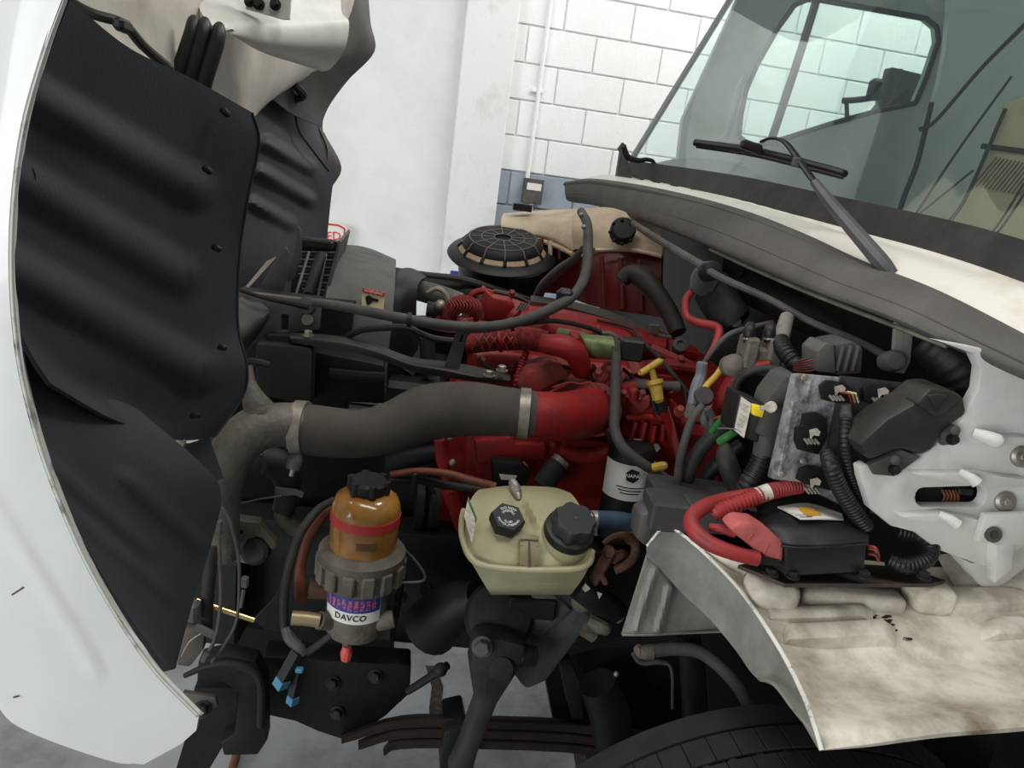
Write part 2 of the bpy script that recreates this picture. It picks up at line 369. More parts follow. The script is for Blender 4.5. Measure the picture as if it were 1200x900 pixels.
# ================================================================ HOOD
hood = T('truck_hood', 'white truck hood tilted open with black inner fender liners', 'hood', (233, 840, .68))
LIP = [(236, -400), (112, -90), (75, 0), (50, 70), (28, 150), (16, 240), (14, 330), (22, 420), (40, 500), (64, 572), (96, 648), (136, 720), (182, 786), (232, 838)]
rows = [[(-300, -420, .80), (-100, -420, .78), (60, -420, .75), (160, -420, .72), (230, -420, .70)], [(-260, -90, .74), (-100, -90, .71), (0, -90, .685), (60, -90, .668), (106, -90, .662)],
        [(-260, 110, .74), (-110, 110, .71), (-40, 110, .685), (5, 110, .668), (36, 108, .662)],
        [(-260, 300, .73), (-120, 300, .70), (-50, 290, .68), (-14, 285, .667), (11, 280, .662)],
        [(-260, 470, .71), (-120, 470, .69), (-40, 460, .675), (2, 452, .665), (27, 456, .662)],
        [(-240, 600, .69), (-100, 600, .68), (0, 600, .668), (40, 596, .664), (68, 592, .662)],
        [(-220, 690, .68), (-80, 710, .672), (30, 722, .664), (92, 716, .662), (128, 712, .662)],
        [(-200, 740, .68), (-60, 778, .672), (52, 826, .664), (128, 806, .662), (178, 786, .662)],
        [(-180, 762, .68), (-30, 806, .672), (22, 852, .666), (130, 892, .663), (170, 893, .662)]]
crease = lambda x, y: .004 * max(0, 1 - abs((y - 605) - (x * 1.58)) / 26) if -60 < x < 115 else 0
MB().surf(rows, .006, 8, crease).build('outer_panel', WHITE, hood)
MB().plate([(120, 700), (150, 742), (182, 786), (233, 838), (230, 856), (212, 872), (168, 896), (132, 892)], .662, .006).build('lower_corner', WHITE, hood)
lip = [[(a - 5, b + 1, .664) for a, b in LIP], [(a + 1, b, .662) for a, b in LIP], [(a + 7, b - 2, .70) for a, b in LIP]]
MB().surf(lip, .003, 5).build('fender_lip', CHIP, hood)
for a, b in (((14, 697), (28, 688)), ((46, 686), (54, 684)), ((16, 817), (21, 816)), ((38, 630), (52, 612))): MB().rod(P(*a, .6655), P(*b, .6645), .0009, sides=5).build('paint_scratch', LOOM, hood)
# left liner
rib = sumf(capsule((10, 95), (228, 222), 32, .022), capsule((6, 200), (210, 322), 32, .021), capsule((0, 305), (232, 436), 34, .024))
lrows = [[(82, 0, .69), (150, 55, .82), (225, 92, .98), (296, 132, 1.15)],
         [(52, 80, .69), (130, 120, .82), (220, 150, 1.0), (304, 168, 1.17)],
         [(30, 160, .69), (115, 195, .82), (205, 220, 1.0), (291, 232, 1.17)],
         [(20, 250, .69), (105, 280, .82), (200, 290, 1.0), (281, 300, 1.17)],
         [(19, 330, .69), (105, 365, .82), (198, 375, 1.0), (279, 380, 1.16)],
         [(24, 385, .69), (108, 420, .82), (200, 430, 1.0), (290, 430, 1.15)],
         [(40, 420, .69), (110, 458, .82), (200, 482, 1.0), (284, 466, 1.14)],
         [(60, 450, .70), (130, 490, .82), (205, 515, 1.0), (252, 512, 1.1)]]
ll = MB().surf(lrows, .004, 14, rib).build('fender_liner', LINER, hood)
e = MB().tube([(296, 132, 1.148, 1.2), (304, 168, 1.168, 1.2), (291, 232, 1.168, 1.2), (281, 300, 1.168, 1.2), (279, 380, 1.158, 1.2), (290, 430, 1.148, 1.2), (284, 466, 1.138, 1.2), (252, 512, 1.098, 1.2)], 6).build('edge_bead', RUBBER, ll)
for a, b, y in ((241, 198, 1.03), (252, 290, 1.06), (259, 407, 1.07), (227, 487, 1.02), (262, 130, 1.06)):
    MB().lathe(P(a, b, y - .012), FWD, [(.002, -.003), (.0045, -.002), (.0045, .012)], 10).build('clip', SOOT, ll)
MB().surf([[(30, 186, .70), (42, 205, .70), (38, 232, .70)], [(20, 170, .695), (24, 205, .695), (20, 250, .695)]], .004, 5).build('access_patch', BLACK, ll)
ribf = sumf(capsule((60, 545), (170, 640), 14, .010), capsule((95, 610), (200, 700), 12, .008), capsule((150, 560), (235, 640), 14, .010))
frows = [[(24, 372, .705), (60, 400, .77), (110, 440, .85), (155, 474, .92)],
         [(30, 450, .70), (90, 490, .77), (160, 520, .86), (238, 545, .98)],
         [(48, 515, .70), (110, 550, .77), (180, 570, .86), (259, 580, .99)],
         [(78, 592, .70), (130, 620, .77), (190, 640, .86), (247, 640, .97)],
         [(115, 665, .70), (155, 680, .77), (195, 695, .84), (228, 700, .92)],
         [(160, 735, .70), (178, 740, .76), (200, 745, .82), (215, 747, .88)],
         [(196, 783, .70), (198, 784, .74), (202, 785, .80), (206, 783, .84)]]
MB().surf(frows, .005, 8, ribf).build('lower_flap', FLAP, hood)
MB().lathe(P(209, 518, 1.03), FWD, [(.004, -.01), (.012, -.008), (.012, 0)], 14).build('flap_washer', STEEL, hood)
MB().surf([[(175, 505, 1.06), (215, 520, 1.08), (245, 512, 1.1)], [(190, 560, 1.06), (235, 570, 1.08), (262, 560, 1.1)]], .004, 4).build('liner_backing', LINER, hood)
# inner hood shell and cross box
MB().surf([[(180, -420, .82), (280, -420, 1.4), (360, -420, 1.9), (450, -420, 2.6)], [(70, -110, .90), (200, -110, 1.4), (310, -110, 1.9), (430, -110, 2.55)], [(90, 0, 1.02), (200, 0, 1.4), (310, 20, 1.9), (410, 20, 2.55)],
           [(150, 62, 1.2), (230, 80, 1.5), (310, 92, 1.95), (376, 80, 2.5)], [(235, 110, 1.45), (262, 128, 1.65), (292, 140, 1.98), (316, 116, 2.4)]], .006, 6).build('inner_shell', BEIGE, hood)
MB().surf([[(225, -60, 1.62), (310, -60, 1.72), (400, -40, 1.86)], [(232, 0, 1.55), (310, 2, 1.66), (400, 12, 1.82)], [(238, 18, 1.50), (312, 28, 1.60), (409, 26, 1.80)],
           [(250, 30, 1.49), (312, 52, 1.60), (404, 58, 1.80)], [(265, 36, 1.52), (310, 62, 1.65), (388, 80, 1.85)], [(280, 40, 1.62), (318, 64, 1.76), (378, 84, 1.95)]], .01, 6).build('cross_member', WHITEP, hood)
MB().surf([[PX((-.62 - .16 * math.sin(math.pi * (y_ - .72) / 2.0), y_, z_)) for y_ in (.72, 1.2, 1.72, 2.24, 2.72)] for z_ in (1.12, 1.5, 1.9, 2.3)], .008, 4).build('top_skin', WHITE, hood)
hb = MB().plate([(287, -30), (343, -30), (339, 22), (331, 22), (288, 10)], 1.585, .012).build('hinge_plate', WHITEP, hood)
for a, b in ((293, 2), (304, 6), (323, 6)): MB().hexbolt(P(a, b, 1.582), -FWD, .008, .012).build('bolt', DARK, hb)
for k, (a, b) in enumerate((((228, 20), (208, 80)), ((241, 22), (221, 88)), ((258, 28), (236, 96)))):
    MB().tube([(a[0], a[1], 1.42, 2), (a[0] - 1, a[1] + 5, 1.41, 7), (a[0] - 4, a[1] + 22, 1.4, 9), (b[0] + 4, b[1], 1.4, 9), (b[0], b[1] + 30, 1.42, 9)], 12).build('rubber_boot', BLACK, hood)
MB().tube([(60, -25, .96, 6), (80, 0, 1.0, 6), (108, 16, 1.0, 6), (135, 24, 1.02, 6), (150, 33, 1.04, 6), (168, 54, 1.08, 6), (198, 80, 1.15, 6)], 10).build('hood_cable', RUBBER, hood)
MB().pbox(144, 30, 1.0, 13, 15, .03, None, .3).build('cable_clip', BLACK, hood)
# right fender
rrib = sumf(capsule((314, 168), (362, 196), 12, .03), capsule((308, 202), (362, 234), 12, .028), capsule((298, 238), (340, 262), 11, .025))
rr = MB().surf([[(340, 88, 2.42), (362, 84, 2.52), (388, 78, 2.62), (402, 70, 2.68)], [(312, 112, 2.35), (340, 115, 2.45), (362, 120, 2.58), (378, 146, 2.68)],
           [(299, 136, 2.3), (330, 150, 2.4), (362, 165, 2.55), (396, 192, 2.66)], [(297, 180, 2.28), (330, 190, 2.38), (362, 205, 2.52), (390, 218, 2.62)],
           [(284, 240, 2.25), (320, 245, 2.35), (355, 250, 2.5), (385, 262, 2.6)], [(276, 320, 2.2), (315, 320, 2.3), (350, 310, 2.45), (382, 300, 2.58)], [(268, 372, 2.2), (310, 368, 2.3), (350, 362, 2.45), (386, 356, 2.58)]], .006, 18, rrib).build('fender_liner', LINER, hood)
MB().surf([[(400, -50, 2.56), (416, -45, 2.6), (430, -35, 2.66)], [(406, 10, 2.54), (424, 12, 2.58), (434, 24, 2.64)], [(402, 58, 2.52), (424, 55, 2.58), (439, 60, 2.64)],
           [(382, 80, 2.48), (396, 88, 2.54), (408, 94, 2.6)], [(345, 90, 2.38), (365, 108, 2.46), (386, 124, 2.56)], [(314, 112, 2.3), (345, 135, 2.4), (376, 148, 2.52)]], .006, 6).build('fender_flange', M('dusty_dark_flange', (74, 70, 66), .6, rgb2=(56, 53, 50), scale=8), hood)
MB().surf([[(372, 146, 2.64), (380, 156, 2.64)], [(384, 176, 2.62), (400, 195, 2.64)], [(378, 205, 2.6), (389, 220, 2.62)]], .006, 6).build('flange_tip', M('dusty_dark_flange', (74, 70, 66)), hood)
for a, b in ((413, 41), (421, 38)): MB().lathe(P(a, b, 2.64), FWD, [(.004, -.012), (.011, -.01), (.011, .02)], 10).build('rivet', SOOT, rr)
MB().tube([(332, 108, 2.42, 1.6), (344, 125, 2.44, 1.6), (350, 152, 2.45, 1.6), (368, 178, 2.5, 1.6), (385, 200, 2.55, 1.6)], 6).build('drain_wire', RUBBER, rr)
MB().tube([(340, 95, 2.38, 3), (350, 104, 2.38, 5), (355, 112, 2.4, 5), (346, 118, 2.4, 3)], 8).build('hook', SOOT, rr)

# ================================================================ CAB
cab = T('truck_cab', 'white truck cab front with windshield, cowl and grey interior', 'truck cab', (1040, 420, 1.2))
SU = [(662, 214, 2.7), (700, 211, 2.5), (780, 224, 1.9), (867, 247, 1.55), (940, 275, 1.34), (1012, 308, 1.18), (1090, 338, 1.03), (1162, 373, .93), (1260, 425, .83)]
SL = [(664, 234, 2.66), (700, 240, 2.46), (765, 262, 1.9), (832, 288, 1.55), (900, 318, 1.34), (965, 345, 1.17), (1040, 372, 1.02), (1107, 402, .92), (1260, 470, .80)]
WB = [(728, 207, 2.86), (742, 208, 2.75), (850, 231, 1.95), (940, 255, 1.58), (1010, 274, 1.38), (1080, 293, 1.22), (1140, 312, 1.1), (1198, 333, 1.0), (1300, 370, .88)]
mid = [((a[0] + b[0]) / 2 - 1, (a[1] + b[1]) / 2, (a[2] + b[2]) / 2 - .016) for a, b in zip(SU, SL)]
sb = [(a[0] + 6, a[1] + 3, a[2] + .06) for a in SL]
st = [(a[0], a[1] - 1, a[2] + .05) for a in SU]
MB().surf([st, SU, mid, SL, sb], .012, 6, None).build('cowl_seal', SEAL, cab)
MB().surf([[(a[0] + 2, a[1] + 2, a[2] + .01) for a in SU], [((a[0] + b[0]) / 2, (a[1] + b[1]) / 2 - 2, (a[2] + b[2]) / 2) for a, b in zip(SU, WB)], [(b[0] - 4, b[1] + 6, b[2] - .02) for b in WB], WB], .004, 6).build('cowl_panel', COWLW, cab)
for f_, o_, mm in ((.62, .028, SEAL), (.10, .004, SEAL)): MB().tube([(a[0] * (1 - f_) + b[0] * f_, a[1] * (1 - f_) + b[1] * f_, a[2] * (1 - f_) + b[2] * f_ - o_ * .6, 1.1 if f_ > .5 else 2.6) for a, b in zip(SU, SL)], 6).build('seal_bead' if f_ > .5 else 'seal_ridge', mm, cab)
cl = MB(); cl.tube([(832, 292, 1.6, 2.2), (900, 323, 1.38, 2.4), (965, 350, 1.21, 2.6), (1040, 379, 1.06, 2.8), (1110, 406, .96, 3)], 6); cl.build('cowl_lip', M('dull_green_grey_steel', (128, 126, 112), .6, rgb2=(86, 84, 74)), cab)
# windshield
WBv = [P(*b) for b in WB]
def wtop(v, k): return v + Vector((.40, -.05 if v.y > 1.8 else .05, .92))
tops = [wtop(v, k) for k, v in enumerate(WBv)]
def wgrid(t0, t1): return [[PX(a.lerp(b, t)) for a, b in zip(WBv, tops)] for t in (t0, (t0 + t1) / 2, t1)]
g = bpy.data.materials.new('windshield_glass'); g.use_nodes = True; nt = g.node_tree
for n in list(nt.nodes): nt.nodes.remove(n)
out = nt.nodes.new('ShaderNodeOutputMaterial'); tr = nt.nodes.new('ShaderNodeBsdfTransparent'); gl = nt.nodes.new('ShaderNodeBsdfGlossy'); mx = nt.nodes.new('ShaderNodeMixShader'); fr = nt.nodes.new('ShaderNodeLayerWeight'); pw = nt.nodes.new('ShaderNodeMath'); pw.operation = 'POWER'; pw.inputs[1].default_value = 4; ml = nt.nodes.new('ShaderNodeMath'); ml.operation = 'MULTIPLY_ADD'; ml.inputs[1].default_value = .6; ml.inputs[2].default_value = .07
fr.inputs[0].default_value = .5; nt.links.new(fr.outputs['Facing'], pw.inputs[0]); nt.links.new(pw.outputs[0], ml.inputs[0]); tr.inputs[0].default_value = (.90, .965, .945, 1); gl.inputs['Roughness'].default_value = .03; gl.inputs[0].default_value = (1, 1, 1, 1)
nt.links.new(ml.outputs[0], mx.inputs[0]); nt.links.new(tr.outputs[0], mx.inputs[1]); nt.links.new(gl.outputs[0], mx.inputs[2]); nt.links.new(mx.outputs[0], out.inputs[0])
MB().surf(wgrid(.0, 1), .004, 6).build('windshield', g, cab)
MB().surf([[PX(a.lerp(b, t) + Vector((-.004, -.004, 0))) for a, b in zip(WBv, tops)] for t in (-.02, .03, .065)], .006, 5).build('windshield_gasket', RUBBER, cab)
ed = MB(); ed.tubew([WBv[0].lerp(tops[0], t) for t in (0, .3, .6, 1)], [.012] * 4, 8); ed.build('pillar_trim', M('pale_pillar_trim', (150, 158, 154), .6), cab)
ed = MB(); ed.tubew([WBv[-1].lerp(tops[-1], t) for t in (-.03, .3, .6, 1)], [.03] * 4, 10); ed.build('near_pillar', WHITE, cab)
MB().box((1.75, .70, 1.32), (1.25, .05, .85), TR, .2).build('driver_door', WHITE, cab)
# passenger door, seen from inside
WIN = [(931, 6), (945, 0), (962, 0), (1085, 22), (1097, 32), (1099, 48), (1085, 90), (1072, 121), (1027, 130), (973, 145), (910, 165), (880, 172), (866, 160), (868, 136), (874, 106), (888, 74), (912, 32)]
def inner(px, py): return P(px, py, 2.95 if px < 900 else 2.95 - (px - 900) * .0004)
dm = MB(); dm.poly([inner(*a) for a in [(790, 225), (800, 140), (905, -90), (1140, -90), (1128, 60), (1092, 170), (1062, 300), (940, 300)]], TY * .04, [[inner(*a) for a in WIN]])
door = dm.build('passenger_door', CABGREY, cab)
MB().tube([(960, -10, 2.9, 5), (935, 70, 2.9, 5), (902, 170, 2.9, 5)], 8).build('window_divider', CABDARK, door)
MB().poly([inner(*a) for a in WIN], TY * .004).build('window_pane', g, door)
wf = MB()
for a, b in zip(WIN, WIN[1:] + WIN[:1]): wf.tubew([inner(*a) - TY * .005, inner(*b) - TY * .005], [.010, .010], 6)
wf.build('window_seal', CABDARK, door)
MB().tube([(872, 92, 2.82, 4), (866, 105, 2.78, 4), (858, 135, 2.78, 4), (852, 158, 2.8, 4), (842, 166, 2.86, 4)], 8).build('grab_handle', M('pale_grey_handle', (150, 156, 152), .6), cab)
MB().surf([[(735, 200, 2.93), (800, 235, 2.4), (900, 262, 1.9), (1000, 285, 1.62), (1110, 318, 1.35), (1230, 355, 1.15)], [(800, 185, 2.9), (860, 215, 2.5), (940, 238, 2.1), (1030, 262, 1.8), (1130, 295, 1.5), (1260, 335, 1.3)], [(860, 190, 2.88), (930, 225, 2.6), (1000, 250, 2.2), (1080, 275, 1.95), (1180, 305, 1.7), (1320, 350, 1.5)]], .02, 5).build('dashboard', CABDARK, cab)
MB().surf([[(1118, -140, 2.8), (1210, -140, 2.8), (1360, -140, 2.7)], [(1108, 60, 2.8), (1200, 60, 2.75), (1360, 60, 2.6)], [(1070, 190, 2.8), (1180, 190, 2.7), (1360, 190, 2.55)], [(1035, 330, 2.8), (1140, 350, 2.65), (1360, 370, 2.5)]], .03, 4).build('cab_rear_trim', M('pale_cab_pillar', (196, 200, 194), .8), cab)
bk = MB().plate([(1182, 120, 2.4), (1330, 60, 2.2), (1330, 360, 2.0), (1098, 315, 2.4), (1130, 245, 2.42)], 2.4, .02).build('reflected_door_panel', TAN, cab)  # panel added in the cab to imitate a door reflected in the glass
MB().rod(P(1150, 171, 2.38), P(1300, 190, 2.2), .009).build('reflected_rail', CABDARK, bk)
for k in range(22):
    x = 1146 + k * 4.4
    MB().rod(P(x - 6 + k * .15, 218 + k * .9, 2.37 - k * .006), P(x + 22, 184 + k * .9, 2.37 - k * .006), .0022, sides=5).build('reflected_mesh_cord', M('dark_reflected_mesh', (104, 94, 74), .8), bk)  # mesh of the same reflection, built as thin rods
bl = [[(1092, 120, 2.6, 3), (1075, 190, 2.6, 3.4), (1058, 235, 2.55, 3.4), (1042, 290, 2.5, 3)], [(1210, 20, 2.5, 3), (1150, 80, 2.52, 2.4), (1098, 140, 2.55, 2.4), (1078, 152, 2.6, 3)], [(1185, 90, 2.3, 1.6), (1120, 180, 2.3, 1.6), (1066, 262, 2.2, 1.6)], [(1178, 128, 2.36, 2.4), (1130, 235, 2.3, 2.4), (1096, 275, 2.2, 2)], [(1200, 215, 1.9, 1.4), (1175, 255, 1.85, 1.4), (1148, 292, 1.8, 1.4)], [(1206, 218, 1.9, 1.4), (1180, 258, 1.85, 1.4), (1153, 293, 1.8, 1.4)], [(1140, 200, 2.3, 1.4), (1068, 258, 2.2, 1.4)]]
for b in bl: MB().tube(b, 6).build('belt_strap', CABDARK, cab)
MB().box(CAM + Vector((1.9, 2.0, 1.02)), (2.2, 2.2, .04), TR, 0).build('cab_roof', WHITE, cab)
# firewall under the cowl
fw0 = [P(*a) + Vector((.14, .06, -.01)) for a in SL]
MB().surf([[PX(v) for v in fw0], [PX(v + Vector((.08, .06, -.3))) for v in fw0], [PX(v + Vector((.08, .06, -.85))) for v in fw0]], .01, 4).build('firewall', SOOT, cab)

t = T('side_mirror', 'black boxy mirror on bracket outside the passenger window', 'mirror', (1030, 140, 3.15))
MB().plate([(1046, 78), (1083, 87), (1069, 126), (1026, 131), (1034, 121)], 3.15, .06, bev=.008).build('housing', M('mirror_black', (50, 52, 52), .6), t)
MB().plate([(1056, 80, 3.146), (1058, 80, 3.146), (1042, 128, 3.146), (1040, 128, 3.146)], 3.146, .004).build('housing_seam', GREYST, t)
m_ = MB(); m_.tube([(988, 118, 3.16, 3.5), (1005, 117, 3.16, 3.5), (1032, 113, 3.16, 3.5)], 8); m_.tube([(992, 118, 3.16, 2.5), (993, 150, 3.16, 2.5)], 8); m_.build('arm', CABDARK, t)
MB().pbox(1025, 105, 3.15, 15, 24, .05, None, .3).build('hinge', CABDARK, t)
t = T('windshield_wiper', 'black windshield wiper resting on the glass, arm rising from cowl', 'wiper', (1036, 308, 1.16))
wa = MB(); wa.tube([(1046, 322, 1.13, 9), (1032, 306, 1.15, 12), (1005, 275, 1.20, 11), (975, 240, 1.27, 9), (955, 214, 1.32, 7)], 8, flat=.8); wa.build('arm', M('faded_wiper_arm', (84, 84, 84), .55, rgb2=(64, 64, 64)), t)
MB().tube([(958, 218, 1.32, 5.5), (945, 200, 1.35, 5.5), (925, 172, 1.4, 5), (915, 164, 1.42, 3.5), (903, 162, 1.44, 3), (892, 166, 1.46, 3)], 8, flat=.6).build('arm_tip', BLACK, t)
MB().pbox(933, 190, 1.368, 9, 11, .012, None, .2).build('arm_collar', GREYST, t)
bd = MB().tube([(814, 167, 1.62, 4), (850, 172, 1.56, 4.5), (890, 178, 1.48, 4.5), (940, 190, 1.39, 4.5), (985, 202, 1.32, 4.5), (990, 204, 1.31, 4)], 8, flat=1).build('blade', BLACK, t)
MB().tube([(816, 172, 1.63, 1.5), (890, 184, 1.49, 1.5), (988, 209, 1.32, 1.5)], 6).build('blade_rubber', RUBBER, bd)
MB().pbox(880, 172, 1.47, 26, 11, .02, None, .25, 10).build('blade_joint', BLACK, t)
t = T('hood_latch_bracket', 'small black latch bracket standing at far end of cowl', 'bracket', (730, 214, 2.68))
MB().plate([(721, 216), (727, 178), (725, 174), (730, 167), (734, 170), (735, 183), (742, 216)], 2.68, .02).build('post', GREYST, t)
MB().tube([(731, 172, 2.68, 3), (736, 184, 2.68, 3.5), (748, 188, 2.68, 3), (758, 187, 2.68, 2.5), (766, 190, 2.68, 2.2), (768, 201, 2.68, 2.2)], 8).build('hook', SOOT, t)

# ================================================================ ENGINE
def boltp(parent, mat, pts, y, r=2.5, h=.01, ax=None):
    for a in pts: MB().hexbolt(P(a[0], a[1], a[2] if len(a) > 2 else y), ax if ax is not None else -FWD, r * S(a[0], a[1], y), h).build('bolt', mat, parent)
UPY = Vector((0, 0, 1))
eng = T('diesel_engine', 'large red painted diesel engine filling the bay between the frame rails', 'engine', Vector((.55, 1.8, .72)))
def ex(x0, x1, y0, y1, z0, z1, bev=.08):
    """box in truck axes given world x range at engine centre"""
    c = Vector(((x0 + x1) / 2, (y0 + y1) / 2, (z0 + z1) / 2)); return MB().box(c, (x1 - x0, y1 - y0, z1 - z0), TR, bev)
ex(.16, .86, 1.58, 2.0, .82, 1.22, .05).build('block', REDD, eng)
ex(.20, .85, 1.60, 1.98, 1.20, 1.34, .08).build('cylinder_head', REDD, eng)
ex(.22, .84, 1.62, 1.95, .62, .84, .15).build('oil_pan', SOOT, eng)
# rocker cover, sloping to the rear
MB().surf([[(600, 350, 2.0), (650, 356, 1.98), (715, 370, 1.94), (772, 386, 1.9)], [(600, 354, 1.86), (650, 358, 1.84), (715, 372, 1.82), (780, 392, 1.79)],
           [(600, 362, 1.76), (650, 366, 1.74), (712, 380, 1.72), (781, 400, 1.70)], [(600, 385, 1.72), (650, 388, 1.70), (708, 400, 1.68), (778, 414, 1.68)], [(600, 410, 1.74), (650, 412, 1.72), (708, 420, 1.70), (768, 424, 1.72)]], .02, 6).build('rocker_cover', RED, eng)
MB().surf([[(780, 390, 1.88), (786, 396, 1.8)], [(781, 400, 1.70), (788, 404, 1.76)], [(776, 418, 1.68), (784, 420, 1.76)]], .02, 4).build('rocker_end', RED, eng)
MB().surf([[(622, 346, 1.86), (665, 352, 1.84), (715, 365, 1.82), (762, 384, 1.79)], [(622, 353, 1.80), (665, 360, 1.79), (715, 374, 1.77), (762, 391, 1.75)]], .012, 5).build('rocker_top_pad', DUSTRUB, eng)
# left face casting under the charge hose
MB().plate([(545, 505), (640, 512), (690, 515), (720, 520), (720, 585), (650, 590), (545, 590)], 1.53, .06, bev=.01).build('timing_cover', REDD, eng)
MB().plate([(556, 517), (600, 512), (604, 520), (640, 520), (640, 540), (560, 545)], 1.505, .03, bev=.008).build('cover_boss', RED, eng)
boltp(eng, REDD, [(552, 512), (552, 560), (580, 545), (612, 548), (648, 520), (562, 585)], 1.51, 3)
MB().tube([(655, 532, 1.48, 8), (690, 535, 1.48, 9), (715, 530, 1.48, 8)], 10).build('coolant_pipe', RED, eng)
# turbo compressor and red elbow
MB().tube([(618, 485, 1.33, 27), (640, 487, 1.34, 28), (662, 488, 1.37, 29), (684, 484, 1.43, 29), (700, 478, 1.52, 28), (706, 474, 1.6, 27)], 24, 8).build('charge_elbow', RED, eng)
el = MB().lathe(P(697, 480, 1.47), (P(706, 474, 1.6) - P(684, 484, 1.43)), [(.052, -.008), (.06, -.006), (.06, .006), (.052, .008)], 28).build('v_band_clamp', REDDUST, eng)
MB().plate([(607, 452), (618, 436), (648, 427), (660, 430), (670, 441), (640, 455), (628, 464), (612, 463)], 1.48, .09, bev=.006).build('heat_shield', REDDUST, eng)
MB().plate([(655, 452), (672, 446), (700, 450), (708, 462), (690, 470), (664, 462)], 1.50, .06, bev=.006).build('turbo_housing', REDDUST, eng)
lv = MB(); lv.tube([(648, 454, 1.46, 1.2), (668, 448, 1.46, 1.2), (680, 450, 1.46, 1.2), (692, 448, 1.46, 1.2), (700, 458, 1.45, 1.2), (706, 470, 1.45, 1.2)], 6); lv.tube([(640, 462, 1.46, 1.2), (664, 450, 1.46, 1.2)], 6); lv.build('linkage_wire', REDDUST, eng)
# braided exhaust sleeve, red elbow, green canister
br = MB().tube([(545, 405, 1.58, 11), (565, 401, 1.58, 12), (590, 398, 1.57, 13), (618, 397, 1.55, 14), (642, 401, 1.53, 13)], 16, 8).build('braided_sleeve', REDBRAID, eng)
for k in range(9):
    a = 560 + k * 9.5; MB().tube([(a - 6, 393 - k * .3, 1.555, 1), (a, 398, 1.535, 1), (a + 7, 411, 1.545, 1)], 5).build('wire_wrap', REDDUST, br); MB().tube([(a + 6, 390, 1.55, 1), (a, 399, 1.535, 1), (a - 7, 410, 1.55, 1)], 5).build('wire_wrap', REDDUST, br)
MB().tube([(584, 388, 1.545, 3), (586, 400, 1.53, 3), (587, 411, 1.545, 3)], 6).build('sleeve_band', RED, br)
MB().tube([(560, 428, 1.62, 13), (590, 427, 1.61, 13), (622, 428, 1.6, 12)], 14).build('exhaust_log', REDD, eng)
el2 = MB().tube([(634, 402, 1.49, 11), (646, 404, 1.48, 12.5), (660, 406, 1.47, 14), (673, 413, 1.47, 14), (680, 426, 1.48, 12), (681, 436, 1.5, 10)], 16, 8).build('crossover_elbow', RED, eng)
for x in (641, 648): MB().lathe(P(x, 403 + (x - 641) * .2, 1.482), RIGHT - DOWN * .15, [(.0172 + (x - 641) * .0003, -.0015), (.0185 + (x - 641) * .0003, 0), (.0172 + (x - 641) * .0003, .0015)], 20).build('bead', REDDUST, el2)
MB().plate([(668, 391), (678, 389), (684, 398), (690, 412), (688, 428), (682, 434), (676, 432), (681, 415), (676, 402)], 1.48, .025, bev=.004).build('elbow_flange', RED, eng)
boltp(eng, REDDUST, [(674, 395), (681, 430)], 1.478, 4, .012)
gc = MB().tube([(655, 392, 1.58, 8), (682, 398, 1.54, 9), (688, 405, 1.51, 13.5), (718, 408, 1.50, 13.5), (722, 408, 1.50, 11)], 18, 5).build('egr_canister', GREEN, eng)
for x in (691, 697, 714): MB().lathe(P(x, 406.5, 1.505), RIGHT + DOWN * .08, [(.0225, -.0025), (.0245, 0), (.0225, .0025)], 20).build('bead', GREEN, gc)
MB().pbox(739, 409, 1.48, 28, 25, .045, None, .1).build('actuator', BLACK, eng)
MB().tube([(706, 390, 1.47, 2.2), (716, 391, 1.46, 2.2), (722, 398, 1.455, 2.4), (722, 420, 1.45, 2.5)], 8).build('pipe_bracket', GREYST, eng)
# breather pipe
MB().tube([(722, 406, 1.46, 5), (722, 425, 1.45, 6), (721, 470, 1.42, 6.5), (720, 500, 1.4, 6.5), (728, 522, 1.38, 6.5), (748, 540, 1.37, 6.5), (770, 554, 1.37, 6), (790, 568, 1.37, 6)], 12, 8).build('breather_pipe', LOOM, eng)
MB().tube([(765, 548, 1.36, 5), (777, 546, 1.35, 5.5), (781, 545, 1.35, 4)], 10).build('pipe_stub', YELLOW, eng)
MB().plate([(470, 372), (560, 372), (562, 520), (440, 520)], 1.95, .03).build('front_cover', SOOT, eng)
MB().tube([(488, 340, 1.95, 12), (512, 346, 1.92, 13), (540, 356, 1.9, 13)], 14).build('coolant_outlet', GREYST, eng)
for a, b, w_, h_ in ((766, 386, 12, 12), (776, 394, 22, 4)): MB().pbox(a, b, 1.66, w_, h_, .008, None, .2).build('grey_tab', GREYST, eng)
MB().lathe(P(797, 404, 1.64), -FWD + UPY * .4, [(.018, -.02), (.018, .004), (.010, .006), (.010, 0)], 18).build('oil_filler_ring', LOOM, eng)
for q in ([(640, 424, 1.54, 1.6), (662, 430, 1.5, 1.6), (688, 440, 1.5, 1.6), (700, 452, 1.49, 1.6)], [(696, 466, 1.45, 2), (708, 460, 1.46, 2), (716, 446, 1.48, 2)], [(730, 432, 1.5, 2.2), (745, 446, 1.48, 2.2), (760, 462, 1.46, 2.2), (770, 486, 1.44, 2.2)], [(560, 420, 1.56, 2), (575, 432, 1.55, 2), (592, 436, 1.55, 2)], [(706, 500, 1.45, 3), (714, 512, 1.44, 3), (716, 528, 1.44, 3)], [(790, 440, 1.5, 2), (802, 456, 1.46, 2), (806, 480, 1.44, 2)]): MB().tube(q, 8).build('crevice_strand', SOOT, eng)  # black strands added as dark crevices among the turbo parts
for a, b, y in ((566, 424, 1.57), (600, 430, 1.57), (630, 426, 1.57), (706, 446, 1.5), (730, 462, 1.45), (752, 462, 1.44), (600, 345, 1.7), (640, 372, 1.7), (700, 386, 1.68), (748, 396, 1.67)): MB().hexbolt(P(a, b, y), -FWD + UPY * .5, .007, .014).build('bolt', REDDUST, eng)
